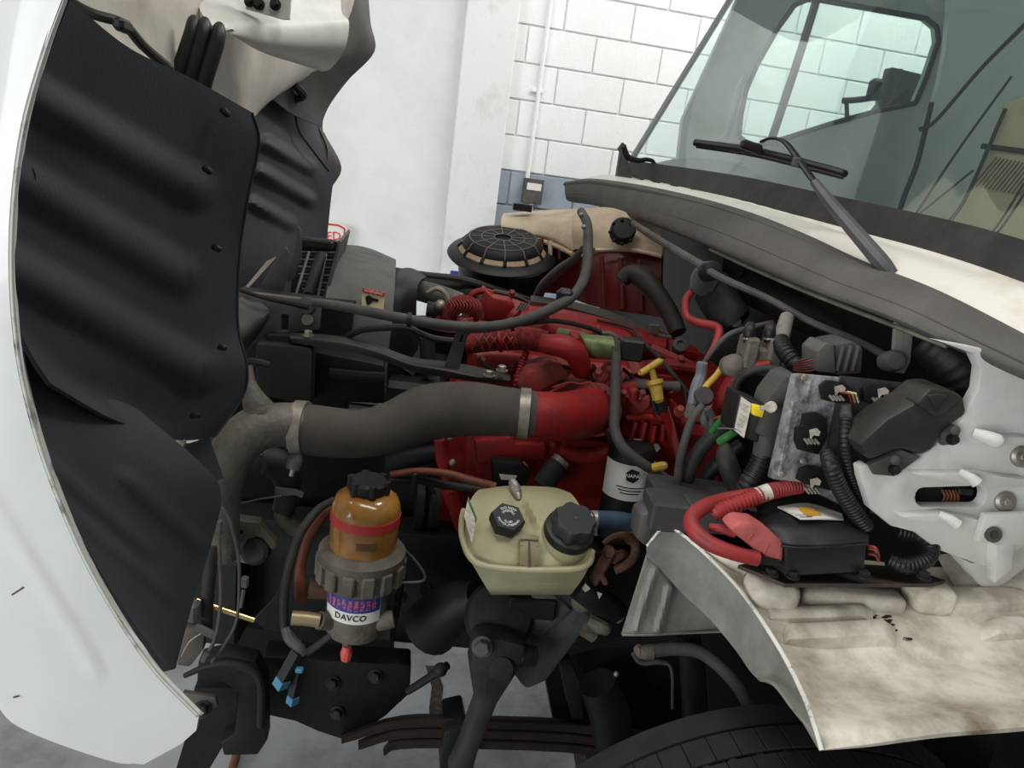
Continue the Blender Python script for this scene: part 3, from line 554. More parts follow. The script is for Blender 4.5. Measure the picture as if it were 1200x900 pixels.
# front red module and manifold clutter
MB().plate([(571, 342), (579, 349), (602, 353), (604, 360), (597, 376), (572, 376), (564, 368)], 1.66, .12, bev=.006).build('fuel_module', RED, eng)
MB().tube([(549, 354, 1.72, 4), (555, 344, 1.72, 4), (566, 341, 1.72, 4), (577, 344, 1.72, 4)], 8).build('lifting_eye', RED, eng)
MB().tube([(578, 341, 1.74, 4), (592, 344, 1.74, 5), (606, 348, 1.76, 5), (620, 355, 1.78, 3)], 8, flat=.6).build('foam_pad', DUSTRUB, eng)
fn = MB()
for k in range(4): fn.rod(P(604 + k * 3.2, 363 + k * .5, 1.63), P(611 + k * 3.2, 354 + k * .6, 1.63), .0028)
fn.build('sensor_pins', STEEL, eng)
MB().tube([(596, 376, 1.63, 4), (602, 369, 1.63, 6), (607, 364, 1.64, 5)], 8).build('sensor_plug', RED, eng)
tc_ = MB().tube([(526, 374, 1.66, 8), (530, 362, 1.66, 10), (542, 356, 1.66, 11), (556, 362, 1.66, 10), (560, 374, 1.66, 8)], 14, 8).build('turbine_casting', REDBRAID, eng)
for k in range(10):
    a = 524 + k * 3.8; MB().tube([(a, 350 + (k % 3), 1.645, .9), (a + 5, 359, 1.63, .9), (a - 2, 370, 1.64, .9)], 5).build('wire_wrap', REDDUST, tc_)
MB().tube([(545, 386, 1.64, 11), (545, 372, 1.64, 10)], 10).build('turbine_outlet', REDDUST, eng)
MB().tube([(605, 456, 1.52, 3), (606, 445, 1.52, 4), (612, 425, 1.54, 4), (617, 412, 1.54, 4)], 10, 6, corr=(.008, .12)).build('flex_line', RED, eng)
# right part: fuel pump housing with ribs, pipes, studs
fp = MB().plate([(730, 455), (745, 447), (790, 470), (806, 490), (800, 520), (778, 545), (748, 535), (735, 510), (727, 480)], 1.46, .09, bev=.008).build('pump_housing', RED, eng)
for a, b in (((738, 520), (746, 494)), ((751, 520), (757, 494)), ((764, 522), (768, 498)), ((776, 516), (778, 496))): MB().tube([(a[0], a[1], 1.45, 3.2), (b[0], b[1], 1.45, 3.2)], 8).build('rib', RED, fp)
MB().tube([(733, 490, 1.45, 4), (760, 489, 1.45, 4), (790, 494, 1.45, 4)], 8).build('rib', RED, fp)
MB().plate([(741, 514), (752, 515), (757, 519), (772, 521), (774, 526), (768, 531), (758, 529), (754, 523)], 1.445, .002).build('white_tag', PAPER, fp)
MB().plate([(735, 466), (742, 463), (748, 470), (762, 463), (762, 476), (752, 485)], 1.445, .02, bev=.003).build('stop_bracket', REDDUST, eng)
MB().tube([(743, 470, 1.44, 5.5), (743, 458, 1.44, 6), (743, 455, 1.44, 4)], 12).build('solenoid', RED, eng)
for k, q in enumerate(([(702, 448, 1.5, 8), (708, 438, 1.5, 8), (713, 428, 1.52, 6)], [(690, 450, 1.53, 6), (692, 438, 1.53, 7), (694, 430, 1.55, 5)], [(780, 478, 1.43, 4), (787, 500, 1.43, 4), (795, 535, 1.43, 4), (797, 560, 1.43, 4)],
          [(750, 430, 1.6, 7), (780, 428, 1.6, 8), (815, 432, 1.58, 7)], [(762, 408, 1.66, 6), (785, 418, 1.64, 6), (808, 428, 1.62, 6)], [(710, 455, 1.5, 7), (716, 480, 1.5, 8), (718, 505, 1.5, 7)], [(742, 425, 1.58, 9), (746, 440, 1.56, 9)], [(784, 405, 1.7, 9), (800, 412, 1.7, 9), (815, 415, 1.7, 8)], [(800, 490, 1.44, 7), (826, 486, 1.44, 7), (845, 474, 1.42, 7)])):
    MB().tube(q, 10).build('fuel_pipe', RED if k % 2 else REDDUST, eng)
for a, b, y in ((700, 440, 1.5), (712, 436, 1.5), (790, 410, 1.66), (796, 424, 1.6), (735, 440, 1.56), (728, 452, 1.52), (783, 462, 1.45), (795, 483, 1.44), (770, 452, 1.48), (612, 548, 1.5), (690, 500, 1.5), (704, 505, 1.5)):
    MB().hexbolt(P(a, b, y), -FWD + UPY * .6, .009, .022).build('stud', RED if (a + b) % 2 else REDDUST, eng)
tag(MB().tube([(700, 375, 1.72, 1.5), (740, 385, 1.7, 2), (752, 400, 1.6, 2.5), (775, 422, 1.55, 2.6), (790, 440, 1.5, 2.6), (808, 462, 1.46, 2.6)], 8).build('sensor_cable', RUBBER), 'thin black cable crossing behind the yellow dipstick handle', 'cable')
t = T('oil_dipstick', 'yellow T-handled oil dipstick in its tube', 'dipstick', (775, 505, 1.42))
MB().tube([(751, 437, 1.40, 3.6), (753, 436, 1.40, 4), (772, 424, 1.40, 4), (774, 423, 1.40, 3.6)], 10).build('handle', YELLOW, t)
MB().tube([(764, 432, 1.4, 3.5), (767, 446, 1.4, 4)], 10).build('stem', YELLOW, t)
MB().lathe(P(768, 452, 1.4), -DOWN + RIGHT * -.2, [(.012, -.03), (.014, 0), (.018, .004), (.018, .012), (.010, .013)], 18).build('collar', YELLOW, t)
MB().tube([(770, 460, 1.41, 6), (773, 472, 1.41, 5)], 12).build('neck', YELLOW, t); MB().tube([(773, 470, 1.41, 7.5), (776, 480, 1.41, 7.5)], 12).build('boot', BLACK, t)
MB().lathe(P(776.5, 480, 1.41), DOWN + RIGHT * .3, [(.0125, 0), (.0125, .003)], 16).build('ring', YELLOW, t)
MB().tube([(776, 478, 1.42, 5), (784, 500, 1.43, 5), (796, 540, 1.45, 5)], 10).build('tube', RED, t)
tag(MB().tube([(735, 450, 1.5, 9), (750, 452, 1.47, 8), (770, 452, 1.45, 7), (782, 453, 1.44, 6.5), (795, 453, 1.44, 6.5)], 12).build('vent_hose', DUSTRUB), 'short dusty hose passing behind the yellow dipstick collar', 'hose')
# oil filter
of = T('oil_filter', 'black spin-on oil filter with white printed wrap', 'oil filter', (727, 632, 1.4))
oc, ot = P(724, 630, 1.42), P(742, 520, 1.42); oa = (ot - oc).normalized(); oh = (ot - oc).length; orr = 27 * S(733, 575, 1.42)
MB().lathe(oc, oa, [(orr * .7, 0), (orr * .95, .008), (orr, .02), (orr, oh - .01), (orr * .9, oh)], 30).build('canister', SOOT, of)
ref = -FWD; MID = oh * .70
ringstrip(oc, oa, orr, oh * .50, oh * .86, -1.45, 1.45, ref, 20).build('label_wrap', PAPER, of)
sd = oa.cross(ref).normalized(); nrm = sd.cross(oa).normalized()
if nrm.dot(FWD) > 0: sd = -sd; nrm = -nrm
MB().lathe(oc + nrm * (orr + .001) + oa * oh * .76, nrm, [(.016, -.001), (.016, .0012)], 6).build('badge', INK, of)
text('badge_lettering', 'NAPA', oc + nrm * (orr + .0025) + oa * oh * .76, -sd if sd.dot(RIGHT) < 0 else sd, oa, .0115, PRINT, of)
for k in range(3): ringstrip(oc, oa, orr + .001, oh * (.63 - .03 * k), oh * (.64 - .03 * k), -.6 + .1 * k, .6 - .1 * k, ref, 8, .0005).build('print_line', INK, of)

# charge air pipe and hose
t = T('charge_air_duct', 'black ribbed charge air hose clamped between grey cast pipe and red elbow', 'air duct', (300, 640, 1.3))
MB().tube([(352, 498, 1.30, 26), (325, 498, 1.29, 26), (298, 504, 1.28, 27), (274, 528, 1.27, 26), (264, 560, 1.27, 22), (262, 600, 1.28, 18), (264, 650, 1.3, 17)], 22, 8).build('cast_pipe', CAST, t)
MB().tube([(292, 428, 1.3, 4), (293, 448, 1.29, 7), (298, 468, 1.285, 14), (306, 484, 1.285, 19)], 16, 8).build('pipe_neck', CAST, t)
MB().tube([(345, 499, 1.30, 28), (365, 504, 1.305, 30), (420, 508, 1.32, 28.5), (460, 500, 1.33, 30), (500, 484, 1.335, 33), (545, 479, 1.335, 32), (590, 482, 1.33, 29), (624, 485, 1.33, 27)], 30, 10, corr=(.004, .003)).build('hose', DUSTRUB, t)
for (x, yy, yv, r, w) in ((352, 501, 1.302, 30.5, .011), (614, 484.5, 1.33, 29, .010)):
    ax = RIGHT + DOWN * .09; s_ = S(x, yy, yv)
    cl = MB().lathe(P(x, yy, yv), ax, [(r * s_, -w), (r * s_ + .002, -w), (r * s_ + .002, w), (r * s_, w)], 30).build('clamp_band', STEEL, t)
MB().tube([(340, 499, 1.30, 28.5), (346, 500, 1.30, 29)], 24).build('hose_end', RUBBER, t)
cb = MB().tube([(350, 531, 1.28, 7), (346, 541, 1.27, 8.5), (343, 550, 1.265, 8)], 12).build('clamp_bolt', GREYST, t); MB().tube([(345, 546, 1.265, 4), (341, 558, 1.26, 2.5)], 8).build('bolt_tip', STEEL, cb)

# ================================================================ RADIATOR AND FRONT
t = T('fan_shroud', 'grey curved fan shroud with yellow warning label', 'fan shroud', (415, 420, 1.6))
MB().surf([[(399, 286, 2.25), (430, 290, 2.25), (464, 304, 2.25)], [(396, 291, 2.0), (430, 297, 2.0), (464, 308, 2.0)], [(391, 308, 1.72), (428, 316, 1.72), (463, 328, 1.72)], [(381, 350, 1.62), (420, 360, 1.62), (460, 370, 1.62)],
           [(374, 395, 1.6), (415, 405, 1.6), (455, 415, 1.6)], [(368, 440, 1.6), (412, 450, 1.6), (452, 460, 1.6)]], .006, 6).build('shell', M('dusty_grey_shroud', (92, 92, 88), .75, rgb2=(70, 70, 67), scale=8), t)
MB().plate([(397, 281), (399, 284), (386, 340), (380, 358), (376, 356), (384, 330)], 1.64, .3).build('flange', GREYST, t)
MB().surf([[(462, 316, 2.05), (482, 314, 2.05), (500, 324, 2.05)], [(461, 330, 1.75), (476, 330, 1.76), (490, 334, 1.78)], [(459, 375, 1.68), (472, 374, 1.7), (488, 372, 1.74)], [(452, 415, 1.66), (466, 414, 1.68), (490, 408, 1.72)], [(448, 460, 1.66), (462, 460, 1.68), (492, 450, 1.72)]], .01, 4).build('inner_lip', SOOT, t)
MB().tube([(462, 316, 2.2, 3), (500, 322, 2.2, 3.5), (545, 328, 2.2, 4), (600, 345, 2.2, 4), (640, 360, 2.2, 4)], 8).build('shroud_brace', DUSTRUB, t)
lb = MB().plate([(425, 337), (451, 343), (449, 371), (423, 365)], 1.615, .002).build('warning_label', M('cream_label', (226, 214, 170), .6), t)
MB().plate([(425, 337), (451, 343), (450.5, 348), (424.6, 342)], 1.613, .001).build('label_header', INKR, lb)
MB().plate([(423.4, 358), (449.6, 364), (449, 371), (423, 365)], 1.613, .001).build('label_text_block', INK, lb)
MB().plate([(428, 348), (432, 346), (437, 349), (444, 351), (443, 354), (437, 353), (433, 357), (430, 357)], 1.613, .001).build('hand_pictogram', INK, lb)
text('lettering', 'WARNING', P(437.5, 342.6, 1.611), P(451, 346, 1.611) - P(425, 340, 1.611), UPY, .0085, PRINT, lb)
for k in range(3): MB().plate([(425, 360 + k * 2), (447, 365 + k * 2), (447, 365.7 + k * 2), (425, 360.7 + k * 2)], 1.611, .0005).build('print_line', PRINT, lb)

t = T('radiator_core', 'black radiator and cooler stack with finned tubes between side flaps', 'radiator', (330, 420, 1.5))
MB().plate([(276, 350), (390, 356), (392, 300), (402, 292), (402, 285), (354, 278), (345, 300), (340, 345), (290, 340), (280, 520), (370, 530), (380, 356)], 2.05, .05).build('frame', SOOT, t)
MB().pbox(345, 420, 1.62, 130, 150, .05, None, .02).build('core_face', SOOT, t)
for k in range(13):
    f = k / 12; MB().tube([(343 + 13 * (1 - f), 343 - 52 * f + 4, 1.72 + .3 * f, 1.1), (384 + 8 * f, 348 - 54 * f + 2, 1.72 + .3 * f, 1.1)], 5).build('fin', DARK if k % 2 else GREYST, t)
MB().tube([(361, 348, 1.70, 7), (376, 300, 1.95, 6)], 12, corr=(.012, .06)).build('cooler_tube', DARK, t)
for a, b in (((346, 348), (362, 296)), ((372, 352), (382, 298))): MB().tube([(a[0], a[1], 1.69, 1.6), (b[0], b[1], 1.98, 1.6)], 6).build('side_rail', GREYST, t)
MB().pbox(372, 285, 2.05, 38, 10, .06, None, .2).build('top_bracket', DARK, t)
for k, q in enumerate(([(335, 289), (339, 296), (336, 330), (328, 348), (300, 345), (308, 330), (327, 300)], [(349, 265), (353, 270), (353, 304), (343, 328), (334, 330), (337, 312), (344, 300)])):
    MB().plate(q, 1.66 + .14 * k, .008, bev=.002).build('side_flap', M('grey_side_flap', (74, 74, 74), .6, rgb2=(58, 58, 58)), t)
for k in range(4): MB().tube([(283 + k * 2.5, 343 - k * 2, 1.72, 1.2), (314 + k * 3, 306 - k * 1.5, 1.8, 1.2)], 5).build('edge_strip', M('tan_edge_strip', (122, 114, 98), .7), t)
t = T('radiator_mount', 'grey steel radiator mount bracket with slot and round cap', 'bracket', (330, 400, 1.5))
MB().plate([(280, 342), (318, 346), (366, 352), (376, 358), (374, 386), (340, 390), (318, 398), (284, 406), (276, 380)], 1.52, .02, [[(330, 368), (338, 369), (338, 388), (329, 388)]], bev=.002).build('plate', GREYST, t)
MB().lathe(P(361, 375, 1.52), -FWD, [(.012, -.005), (.012, .006), (.010, .007)], 20).build('round_cap', STEEL, t)
MB().tube([(303, 362, 1.51, 5), (304, 372, 1.51, 6), (303, 380, 1.51, 5)], 10).build('oval_boss', CAST, t)
MB().tube([(276, 338, 1.5, 2.4), (310, 349, 1.49, 2.6), (340, 355, 1.49, 3.5), (362, 360, 1.49, 4)], 8).build('tie_rod', RUSTD, t)
MB().lathe(P(360, 358, 1.5), -FWD, [(.018, -.01), (.018, .008), (.010, .01)], 18).build('rod_eye', GREYST, t)
tag(MB().surf([[(262, 375, 1.46), (276, 352, 1.5), (292, 345, 1.54)], [(262, 400, 1.44), (285, 390, 1.46), (316, 366, 1.5)], [(264, 430, 1.46), (286, 412, 1.48), (300, 396, 1.52)]], .01, 6).build('headlight_backing', M('dull_grey_backing', (60, 60, 60), .6, rgb2=(48, 47, 46))), 'dull grey rounded backing beside the fender liner edge', 'bracket')
t = T('support_arm', 'long pressed black steel support arm below the fan shroud', 'support arm', (597, 445, 1.45))
MB().surf([[(340, 390, 1.5), (365, 391, 1.5), (400, 394, 1.49), (440, 403, 1.48), (480, 418, 1.47), (520, 423, 1.46), (560, 430, 1.45), (598, 440, 1.44)], [(340, 395, 1.47), (365, 396, 1.46), (400, 400, 1.45), (440, 410, 1.44), (480, 425, 1.43), (520, 432, 1.42), (560, 440, 1.41), (598, 445, 1.41)],
           [(342, 402, 1.47), (365, 405, 1.46), (400, 410, 1.45), (440, 420, 1.44), (480, 434, 1.43), (520, 442, 1.42), (560, 447, 1.41), (598, 449, 1.41)]], .006, 5).build('channel', M('worn_black_steel', (58, 55, 51), .5, .3, rgb2=(40, 37, 34), scale=14), t)
boltp(t, STEEL, [(361, 394, 1.47), (573, 441, 1.41), (588, 435, 1.41)], 1.45, 5, .012, UPY)
MB().plate([(538, 377), (545, 374), (552, 380), (545, 404), (538, 434), (521, 428), (530, 404)], 1.43, .006, [[(541, 392), (544, 393), (541, 402), (538, 401)]], bev=.001).build('upright_strap', GREYST, t)
MB().plate([(313, 393), (342, 394), (366, 404), (340, 404), (312, 398)], 1.49, .03).build('end_pad', RUSTD, t)
t = T('battery_tray_box', 'black plastic box below the radiator mount bracket', 'box', (330, 472, 1.48))
MB().plate([(300, 402), (366, 408), (365, 478), (300, 462)], 1.46, .12, bev=.006).build('body', M('dull_black_box', (30, 29, 29), .65, rgb2=(44, 42, 40)), t)
MB().plate([(369, 412), (450, 428), (450, 474), (368, 470)], 1.52, .1, bev=.006).build('side_box', SOOT, t)
MB().tube([(386, 438, 1.5, 7), (420, 441, 1.5, 7), (451, 443, 1.5, 7)], 10).build('cross_tube', DARK, t)
MB().tube([(292, 424, 1.44, 5), (304, 425, 1.43, 5), (316, 428, 1.43, 4)], 8).build('peg', RUSTD, t)

# long wiring loom from the bracket over the engine to the cowl
t = T('main_wiring_loom', 'long grey wiring loom arching over the engine up to the cowl', 'wiring loom', (460, 372, 1.45))
MB().tube([(366, 354, 1.48, 5), (400, 359, 1.47, 6), (460, 371, 1.44, 6.3), (520, 381, 1.42, 6.3), (570, 383, 1.42, 6.3), (610, 376, 1.45, 6.3), (650, 360, 1.5, 6.3), (675, 343, 1.54, 6.2), (687, 318, 1.6, 6), (689, 285, 1.66, 6), (688, 262, 1.72, 5.5), (681, 248, 1.8, 5)], 12, 8).build('sleeve', LOOM, t)
MB().tube([(684, 292, 1.68, 5), (672, 305, 1.72, 5.5), (655, 317, 1.78, 6), (638, 333, 1.85, 6), (630, 348, 1.9, 6)], 12, 6).build('branch', LOOM, t)
for x, yy, yv in ((480, 375, 1.42), (600, 380, 1.44), (666, 350, 1.52)): MB().lathe(P(x, yy, yv + .01), RIGHT - DOWN * .1 * (x - 540) / 60, [(.0145, -.004), (.0145, .004)], 12).build('tie', BLACK, t)
MB().pbox(662, 347, 1.53, 20, 18, .03, None, .3).build('clip', BLACK, t)
MB().tube([(490, 380, 1.45, 2.4), (530, 388, 1.44, 2.4), (575, 388, 1.44, 2.2)], 8).build('purple_wire', PURPLE, t)
MB().tube([(404, 398, 1.5, 3.5), (415, 390, 1.49, 4), (432, 385, 1.48, 4.2), (475, 384, 1.46, 4.2), (492, 391, 1.46, 4), (510, 397, 1.47, 4), (535, 400, 1.48, 4)], 8).build('lower_branch', RUBBER, t)
MB().tube([(612, 380, 1.46, 3), (650, 376, 1.5, 3), (690, 384, 1.55, 3), (712, 394, 1.56, 3)], 8).build('thin_branch', RUBBER, t)
for x, yy in ((684, 266), (681, 252), (684, 300)): MB().ball(P(x, yy, 1.66), .006).build('clip_pin', STEEL, t)
t = T('heater_pipe', 'chrome bent pipe with clamp beside the shroud edge', 'pipe', (515, 372, 1.7))
MB().tube([(500, 343, 1.68, 2.5), (512, 338, 1.68, 3), (522, 345, 1.68, 3.2), (528, 360, 1.68, 3), (528, 376, 1.7, 3)], 8).build('bend', STEEL, t)
MB().tube([(500, 362, 1.7, 9), (512, 364, 1.7, 9), (520, 370, 1.7, 8)], 12).build('hose', RUBBER, t); MB().tube([(510, 372, 1.69, 8), (518, 378, 1.69, 8)], 10).build('red_stub', RED, t)
MB().ball(P(516, 358, 1.68), .014).build('union', STEEL, t)
t = T('coolant_hoses', 'dark hoses beside the fan shroud under the loom', 'hose', (505, 430, 1.7))
MB().tube([(500, 395, 1.66, 9), (502, 425, 1.66, 9), (504, 440, 1.66, 9)], 10).build('hose', RUBBER, t); MB().tube([(478, 440, 1.7, 12), (490, 425, 1.72, 12), (500, 405, 1.75, 12)], 10).build('hose', RUBBER, t)

# ================================================================ AIR CLEANER + COOLANT TANK
ac = T('air_cleaner', 'round black air cleaner with domed ribbed lid and wide brim', 'air cleaner', (590, 350, 2.32))
c0 = P(588, 298, 2.34); sA = S(588, 300, 2.34); UP2 = Vector((-.08, -.29, 1)).normalized(); U2 = UP2.orthogonal().normalized(); V2 = UP2.cross(U2)
MB().lathe(c0, UP2, [(46 * sA, -.20), (50 * sA, -.05), (53 * sA, -.022), (60 * sA, -.012), (63 * sA, -.004), (64 * sA, 0), (62 * sA, .006), (54 * sA, .012), (51 * sA, .016)], 48).build('housing', BLACK, ac)
MB().lathe(c0, UP2, [(51 * sA, .012), (51 * sA, .018), (47 * sA, .030), (45 * sA, .031)], 48).build('dust_ring', M('tan_dust', (176, 156, 132), .9, rgb2=(140, 120, 98), scale=40), ac)
MB().lathe(c0, UP2, [(47.5 * sA, .022), (47 * sA, .034), (42 * sA, .052), (38 * sA, .056), (11 * sA, .058), (10 * sA, .052), (4 * sA, .052)], 48).build('lid', SOOT, ac)
RIBM = M('lid_rib_grey', (128, 124, 116), .5)
for k in range(12):
    a = 2 * math.pi * k / 12 + .2; d = U2 * math.cos(a) + V2 * math.sin(a)
    MB().tubew([c0 + UP2 * .059 + d * 10 * sA, c0 + UP2 * .057 + d * 38 * sA, c0 + UP2 * .053 + d * 42 * sA, c0 + UP2 * .034 + d * 47 * sA], [.0014] * 4, 5).build('lid_rib', RIBM, ac)
    MB().tubew([c0 + UP2 * .033 + d * 46.5 * sA, c0 + UP2 * .018 + d * 51.5 * sA], [.006] * 2, 6).build('lid_spoke', SOOT, ac)
for r, h in ((10, .058), (25, .058), (39, .057)):
    MB().tubew([c0 + UP2 * h + (U2 * math.cos(2 * math.pi * k / 40) + V2 * math.sin(2 * math.pi * k / 40)) * r * sA for k in range(41)], [.0014] * 41, 5, caps=False).build('lid_ring', RIBM, ac)
tag(MB().tube([(455, 322, 2.3, 9), (490, 330, 2.28, 11), (530, 338, 2.25, 13), (580, 352, 2.2, 16), (630, 366, 2.15, 16)], 12, flat=.8).build('intake_snorkel', SOOT), 'flat black duct running under the air cleaner', 'duct')
ct = T('coolant_tank', 'translucent coolant tank half full of red coolant behind the air cleaner', 'coolant tank', (690, 365, 2.05))
MB().surf([[(598, 262, 2.45), (660, 262, 2.4), (720, 262, 2.2), (776, 282, 2.05)], [(595, 300, 2.4), (655, 300, 2.35), (700, 312, 2.12), (775, 318, 2.0)], [(595, 340, 2.4), (655, 345, 2.32), (700, 360, 2.1), (775, 372, 1.98)]], .02, 5).build('lower_shell', TANK, ct)
MB().surf([[(590, 250, 2.6), (640, 246, 2.6), (690, 244, 2.4)], [(587, 258, 2.45), (640, 256, 2.42), (676, 262, 2.28)], [(588, 270, 2.42), (640, 275, 2.36), (672, 290, 2.2)], [(592, 276, 2.43), (640, 282, 2.38), (670, 296, 2.22)]], .01, 5).build('upper_tray', TANKW, ct)
MB().surf([[(672, 246, 2.24), (720, 244, 2.18), (772, 268, 2.06)], [(670, 268, 2.2), (720, 268, 2.12), (776, 284, 2.0)], [(672, 292, 2.2), (720, 290, 2.1), (776, 298, 1.99)]], .012, 5).build('upper_shell', TANKW, ct)
MB().tube([(590, 275, 2.41, 3), (640, 284, 2.36, 3), (672, 298, 2.2, 3)], 8).build('seam', TANKW, ct); MB().tube([(698, 293, 2.1, 2.6), (740, 293, 2.05, 2.6), (776, 300, 1.98, 2.6)], 8).build('seam', TANKW, ct)
for k in range(5): MB().tube([(612 + k * 11, 276 + k * 2, 2.37 - .01 * k, 3.4), (612 + k * 11, 292 + k * 3, 2.36 - .01 * k, 2.6)], 8).build('rib', TANKW if k == 3 else TANK, ct)
for k in range(3): MB().tube([(705 + k * 22, 300 + k * 2, 2.08 - .03 * k, 3), (708 + k * 22, 358 + k * 3, 2.06 - .03 * k, 3)], 8).build('rib', TANK, ct)
cp = MB().lathe(P(729, 272, 2.06), -FWD + UPY * .2, [(.036, -.01), (.037, 0), (.037, .022), (.030, .028), (.010, .029)], 14).build('cap', SOOT, ct)
for k in range(8):
    a = k * math.pi / 4; MB().ball(P(729, 272, 2.035) + RIGHT * .034 * math.cos(a) + DOWN * .034 * math.sin(a), .0055).build('grip', SOOT, cp)
MB().pbox(612, 243, 2.5, 22, 8, .06, None, .1).build('black_cap', BLACK, ct)

# ================================================================ UNDER THE COWL
t = T('wiper_motor', 'black wiper motor with linkage rod below the cowl seal', 'wiper motor', (850, 385, 1.5))
MB().tube([(832, 338, 1.53, 21), (842, 352, 1.51, 23), (858, 374, 1.46, 22), (863, 380, 1.45, 17)], 20, 5).build('motor_can', DARK, t)
MB().lathe(P(861, 377, 1.44), -FWD, [(.012, -.01), (.012, .008), (.006, .01)], 14).build('end_boss', GREYST, t)
MB().plate([(812, 322), (822, 308), (838, 306), (846, 322), (836, 342), (822, 348), (809, 340)], 1.48, .012, bev=.002).build('motor_bracket', GREYST, t)
MB().lathe(P(832, 318, 1.47), -FWD + RIGHT * .3, [(.02, -.02), (.02, .015), (.014, .018)], 18).build('crank_boss', DARK, t)
MB().tube([(742, 262, 1.78, 4), (780, 286, 1.65, 4.6), (825, 313, 1.47, 5.5)], 10).build('far_rod', GREYST, t)
MB().tube([(832, 318, 1.45, 6), (850, 328, 1.41, 6.5), (900, 350, 1.31, 6), (952, 378, 1.21, 6), (1000, 398, 1.13, 6.5), (1040, 418, 1.06, 7)], 10, flat=.7).build('near_rod', LOOM, t)
MB().lathe(P(1046, 423, 1.035), -FWD, [(.016, -.02), (.018, 0), (.014, .012), (.006, .013)], 18).build('rod_bushing', GREYST, t)
MB().plate([(1050, 378), (1071, 379), (1067, 424), (1060, 438), (1046, 436)], 1.045, .008, bev=.001).build('mount_strap', M('pale_strap', (136, 134, 130), .6, rgb2=(108, 104, 98)), t)
MB().plate([(848, 300), (872, 292), (882, 302), (866, 326), (846, 318)], 1.55, .02).build('pivot_housing', DARK, t)
HZ = [('air_duct_hose', [(860, 330, 1.62, 18), (920, 355, 1.5, 22), (990, 385, 1.36, 24), (1060, 405, 1.22, 24), (1110, 425, 1.12, 22)], SOOT, 'fat black duct running under the cowl behind the linkage rod', None),
      ('corrugated_duct', [(1085, 400, 1.05, 22), (1110, 420, 1.02, 26), (1130, 445, 1.0, 26), (1130, 470, 1.0, 24)], SOOT, 'fat black corrugated duct passing behind the white corner bracket', (.016, .02)),
      ('intake_elbow_hose', [(728, 330, 1.9, 8), (738, 322, 1.9, 11), (752, 326, 1.88, 13), (770, 345, 1.84, 12), (785, 368, 1.8, 11), (795, 390, 1.76, 10)], RUBBER, 'black rubber elbow hose in front of the red coolant tank', None),
      ('battery_cable', [(812, 340, 1.5, 4), (804, 352, 1.5, 4.5), (805, 370, 1.48, 4.5), (818, 378, 1.45, 5), (838, 382, 1.42, 5), (843, 390, 1.4, 5), (836, 408, 1.38, 4), (824, 428, 1.34, 3)], REDCAB, 'red battery cable looping below the wiper motor', None),
      ('grey_signal_cable', [(905, 378, 1.3, 3), (880, 384, 1.28, 3.5), (855, 392, 1.26, 3.5), (838, 408, 1.26, 3), (824, 427, 1.26, 2.5)], LOOM, 'thin grey cable arching from valve block to blue-grey connector', None),
      ('foil_wrapped_loom', [(922, 372, 1.22, 8), (917, 390, 1.18, 9), (914, 400, 1.16, 9)], M('foil_wrap', (150, 146, 138), .45, .4, rgb2=(100, 96, 90), scale=40), 'silver foil wrapped loom dropping beside the valve block', None),
      ('corrugated_loom_tail', [(914, 398, 1.15, 9), (920, 412, 1.12, 10), (930, 424, 1.1, 9), (936, 432, 1.1, 8)], BLACK, 'black corrugated loom tail below the silver foil wrap', (.007, .08)),
      ('yellow_hose', [(848, 428, 1.2, 4), (840, 440, 1.19, 4.2), (830, 450, 1.18, 4.2), (823, 460, 1.17, 4)], YELLOW, 'short yellow tube beside the round grey plug', None),
      ('upper_green_tube', [(862, 470, 1.1, 4), (850, 486, 1.1, 4), (834, 506, 1.12, 4)], GREENW, 'longer green tube above the fuse holder strap', None),
      ('lower_green_tube', [(862, 506, 1.06, 4.5), (852, 512, 1.06, 5), (843, 518, 1.07, 5)], GREENW, 'short green tube end below the fuse holder', None),
      ('red_heater_hose', [(828, 505, 1.2, 9), (838, 490, 1.19, 9), (845, 474, 1.18, 9), (852, 458, 1.17, 9), (864, 440, 1.16, 9), (880, 432, 1.15, 8), (902, 428, 1.14, 7)], RED, 'red heater hose bending up to the valve block', None),
      ('black_loop_hose', [(862, 458, 1.08, 4), (866, 445, 1.08, 5), (878, 436, 1.07, 5), (900, 432, 1.06, 5), (918, 436, 1.05, 5), (930, 444, 1.05, 4)], RUBBER, 'black hose looping over the fuse holder to alloy plate', None),
      ('grey_drop_hose', [(824, 474, 1.14, 4.5), (812, 490, 1.14, 5), (803, 515, 1.14, 5), (796, 545, 1.15, 5), (793, 580, 1.16, 5)], LOOM, 'grey hose dropping from the round plug past red pump', None),
      ('grey_hairpin_hose', [(829, 478, 1.13, 4.5), (834, 490, 1.13, 4.5), (831, 500, 1.13, 4.5), (825, 494, 1.13, 4.5), (826, 480, 1.14, 4.5)], LOOM, 'small grey hairpin hose hanging below the round plug', None),
      ('thick_black_hose', [(862, 492, 1.14, 8), (840, 506, 1.15, 9), (820, 528, 1.16, 9), (806, 555, 1.17, 9), (800, 580, 1.18, 9)], RUBBER, 'thick black hose slanting down behind the junction boxes', None),
      ('slanted_black_hose', [(870, 520, 1.18, 8), (845, 540, 1.19, 9), (825, 562, 1.2, 9), (812, 585, 1.2, 9)], SOOT, 'oily black hose slanting below the thick black hose', None),
      ('oval_rubber_boot', [(850, 520, 1.1, 5), (850, 533, 1.09, 11), (855, 550, 1.08, 12), (864, 572, 1.08, 11)], RUBBER, 'oval black rubber boot left of the corrugated conduit', None),
      ('orange_wire', [(858, 478, 1.11, 1.2), (848, 486, 1.11, 1.2), (838, 490, 1.12, 1.2)], REDCAB, 'thin red wire alongside the longer green tube', None)]
